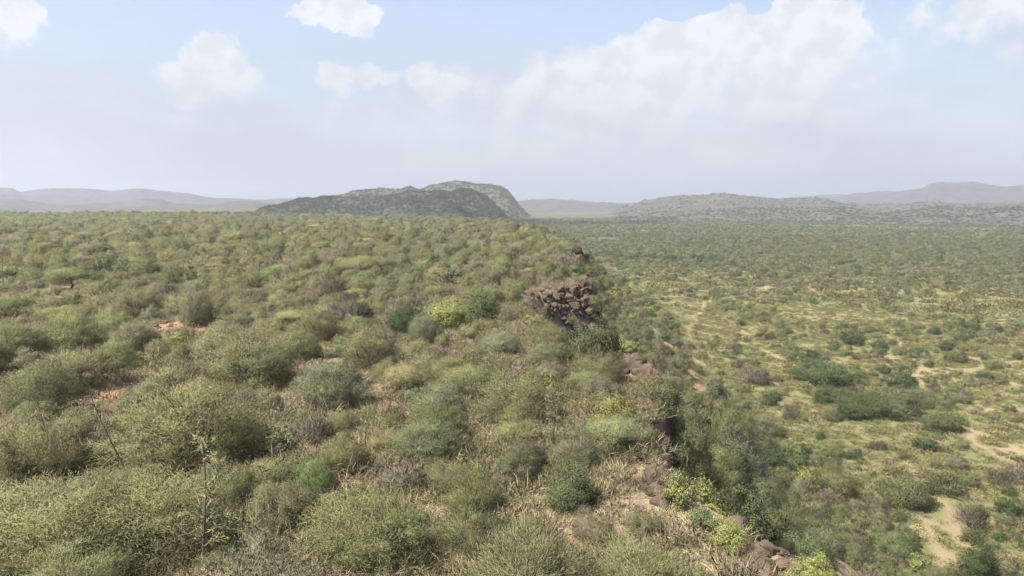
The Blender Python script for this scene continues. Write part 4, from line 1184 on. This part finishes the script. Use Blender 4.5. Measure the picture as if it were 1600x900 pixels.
def stones():
    n = 9000
    X, Y, Q = wedge(18, 90, n)
    H, S = height(X, Y, True)
    B = bare_mask(X, Y)
    lip = np.exp(-((S + 1) / 4.0) ** 2)
    keep = (S < 8) & (rng.uniform(size=n) < .12 + .6 * B + .5 * lip)
    X, Y, H = X[keep], Y[keep], H[keep]; n = len(X)
    small = [rock_mesh(950 + i, 1) for i in range(4)]
    s = .05 + .16 * rng.uniform(size=n) ** 3
    instancer('stones', [source('stone', m) for m in small], np.stack([X, Y, H + s * .2], -1), rng.uniform(0, 6.28, n), np.stack([s, s, s * .8], -1), rng.integers(4, size=n), np.full((n, 3), .2))
stones()

# ------------------------------------------------------------------ the cloud that shades the near wooded hill (it hangs above the frame)
def cloud():
    r = np.random.default_rng(12)
    import bmesh
    bm = bmesh.new()
    bmesh.ops.create_icosphere(bm, subdivisions=6, radius=1.0)
    V = np.array([v.co[:] for v in bm.verts])
    a = np.arctan2(V[:, 1], V[:, 0])
    lobes = 1 + .16 * np.sin(3 * a + 1) + .10 * np.sin(5 * a + 2.2) + .45 * fbm(V[:, 0] * 2 + V[:, 2], V[:, 1] * 2 - V[:, 2] * .7, .55, 5, 66)
    V = V * lobes[:, None] * np.array([430, 340, 190.])
    V[:, 2] = np.where(V[:, 2] < 0, V[:, 2] * .22, V[:, 2])
    for v, c in zip(bm.verts, V): v.co = c
    me = bpy.data.meshes.new('cloud'); bm.to_mesh(me); bm.free()
    m, g, out = material('cloud_white')
    b = g.new('ShaderNodeBsdfDiffuse'); b.inputs[0].default_value = (.9, .9, .92, 1)
    tr = g.new('ShaderNodeBsdfTransparent'); mx = g.new('ShaderNodeMixShader'); mx.inputs[0].default_value = .74      # a thin cloud lets some sun through
    g.l.new(b.outputs[0], mx.inputs[1]); g.l.new(tr.outputs[0], mx.inputs[2]); g.l.new(mx.outputs[0], out.inputs[0])
    me.materials.append(m)
    me.polygons.foreach_set('use_smooth', np.ones(len(me.polygons), bool))
    o = link(bpy.data.objects.new('cloud', me))
    return o
CLOUD = cloud()
CX, CY, CZ = -270.0, 1500.0, 30.0                    # the hillside it shades
CH = 1100.0
CLOUD.location = (CX + SUN[0] / SUN[2] * CH, CY + SUN[1] / SUN[2] * CH, CZ + CH)
tag(CLOUD, 'flat-based white cumulus cloud hanging above the shaded wooded hill', 'cloud')

# ------------------------------------------------------------------ haze
def haze():
    import bmesh
    bm = bmesh.new(); bmesh.ops.create_cube(bm, size=1.0)
    me = bpy.data.meshes.new('haze'); bm.to_mesh(me); bm.free()
    o = link(bpy.data.objects.new('haze', me)); o['kind'] = 'stuff'
    z0, z1 = -62.0, 300.0
    o.scale = (29500, 29500, z1 - z0); o.location = (0, 0, .5 * (z0 + z1))
    m, g, out = material('haze_air')
    v = g.new('ShaderNodeVolumePrincipled')
    v.inputs['Color'].default_value = (.56, .60, .695, 1); v.inputs['Density'].default_value = HAZE_DENSITY; v.inputs['Anisotropy'].default_value = .35
    g.l.new(v.outputs[0], out.inputs['Volume'])
    me.materials.append(m)
haze()
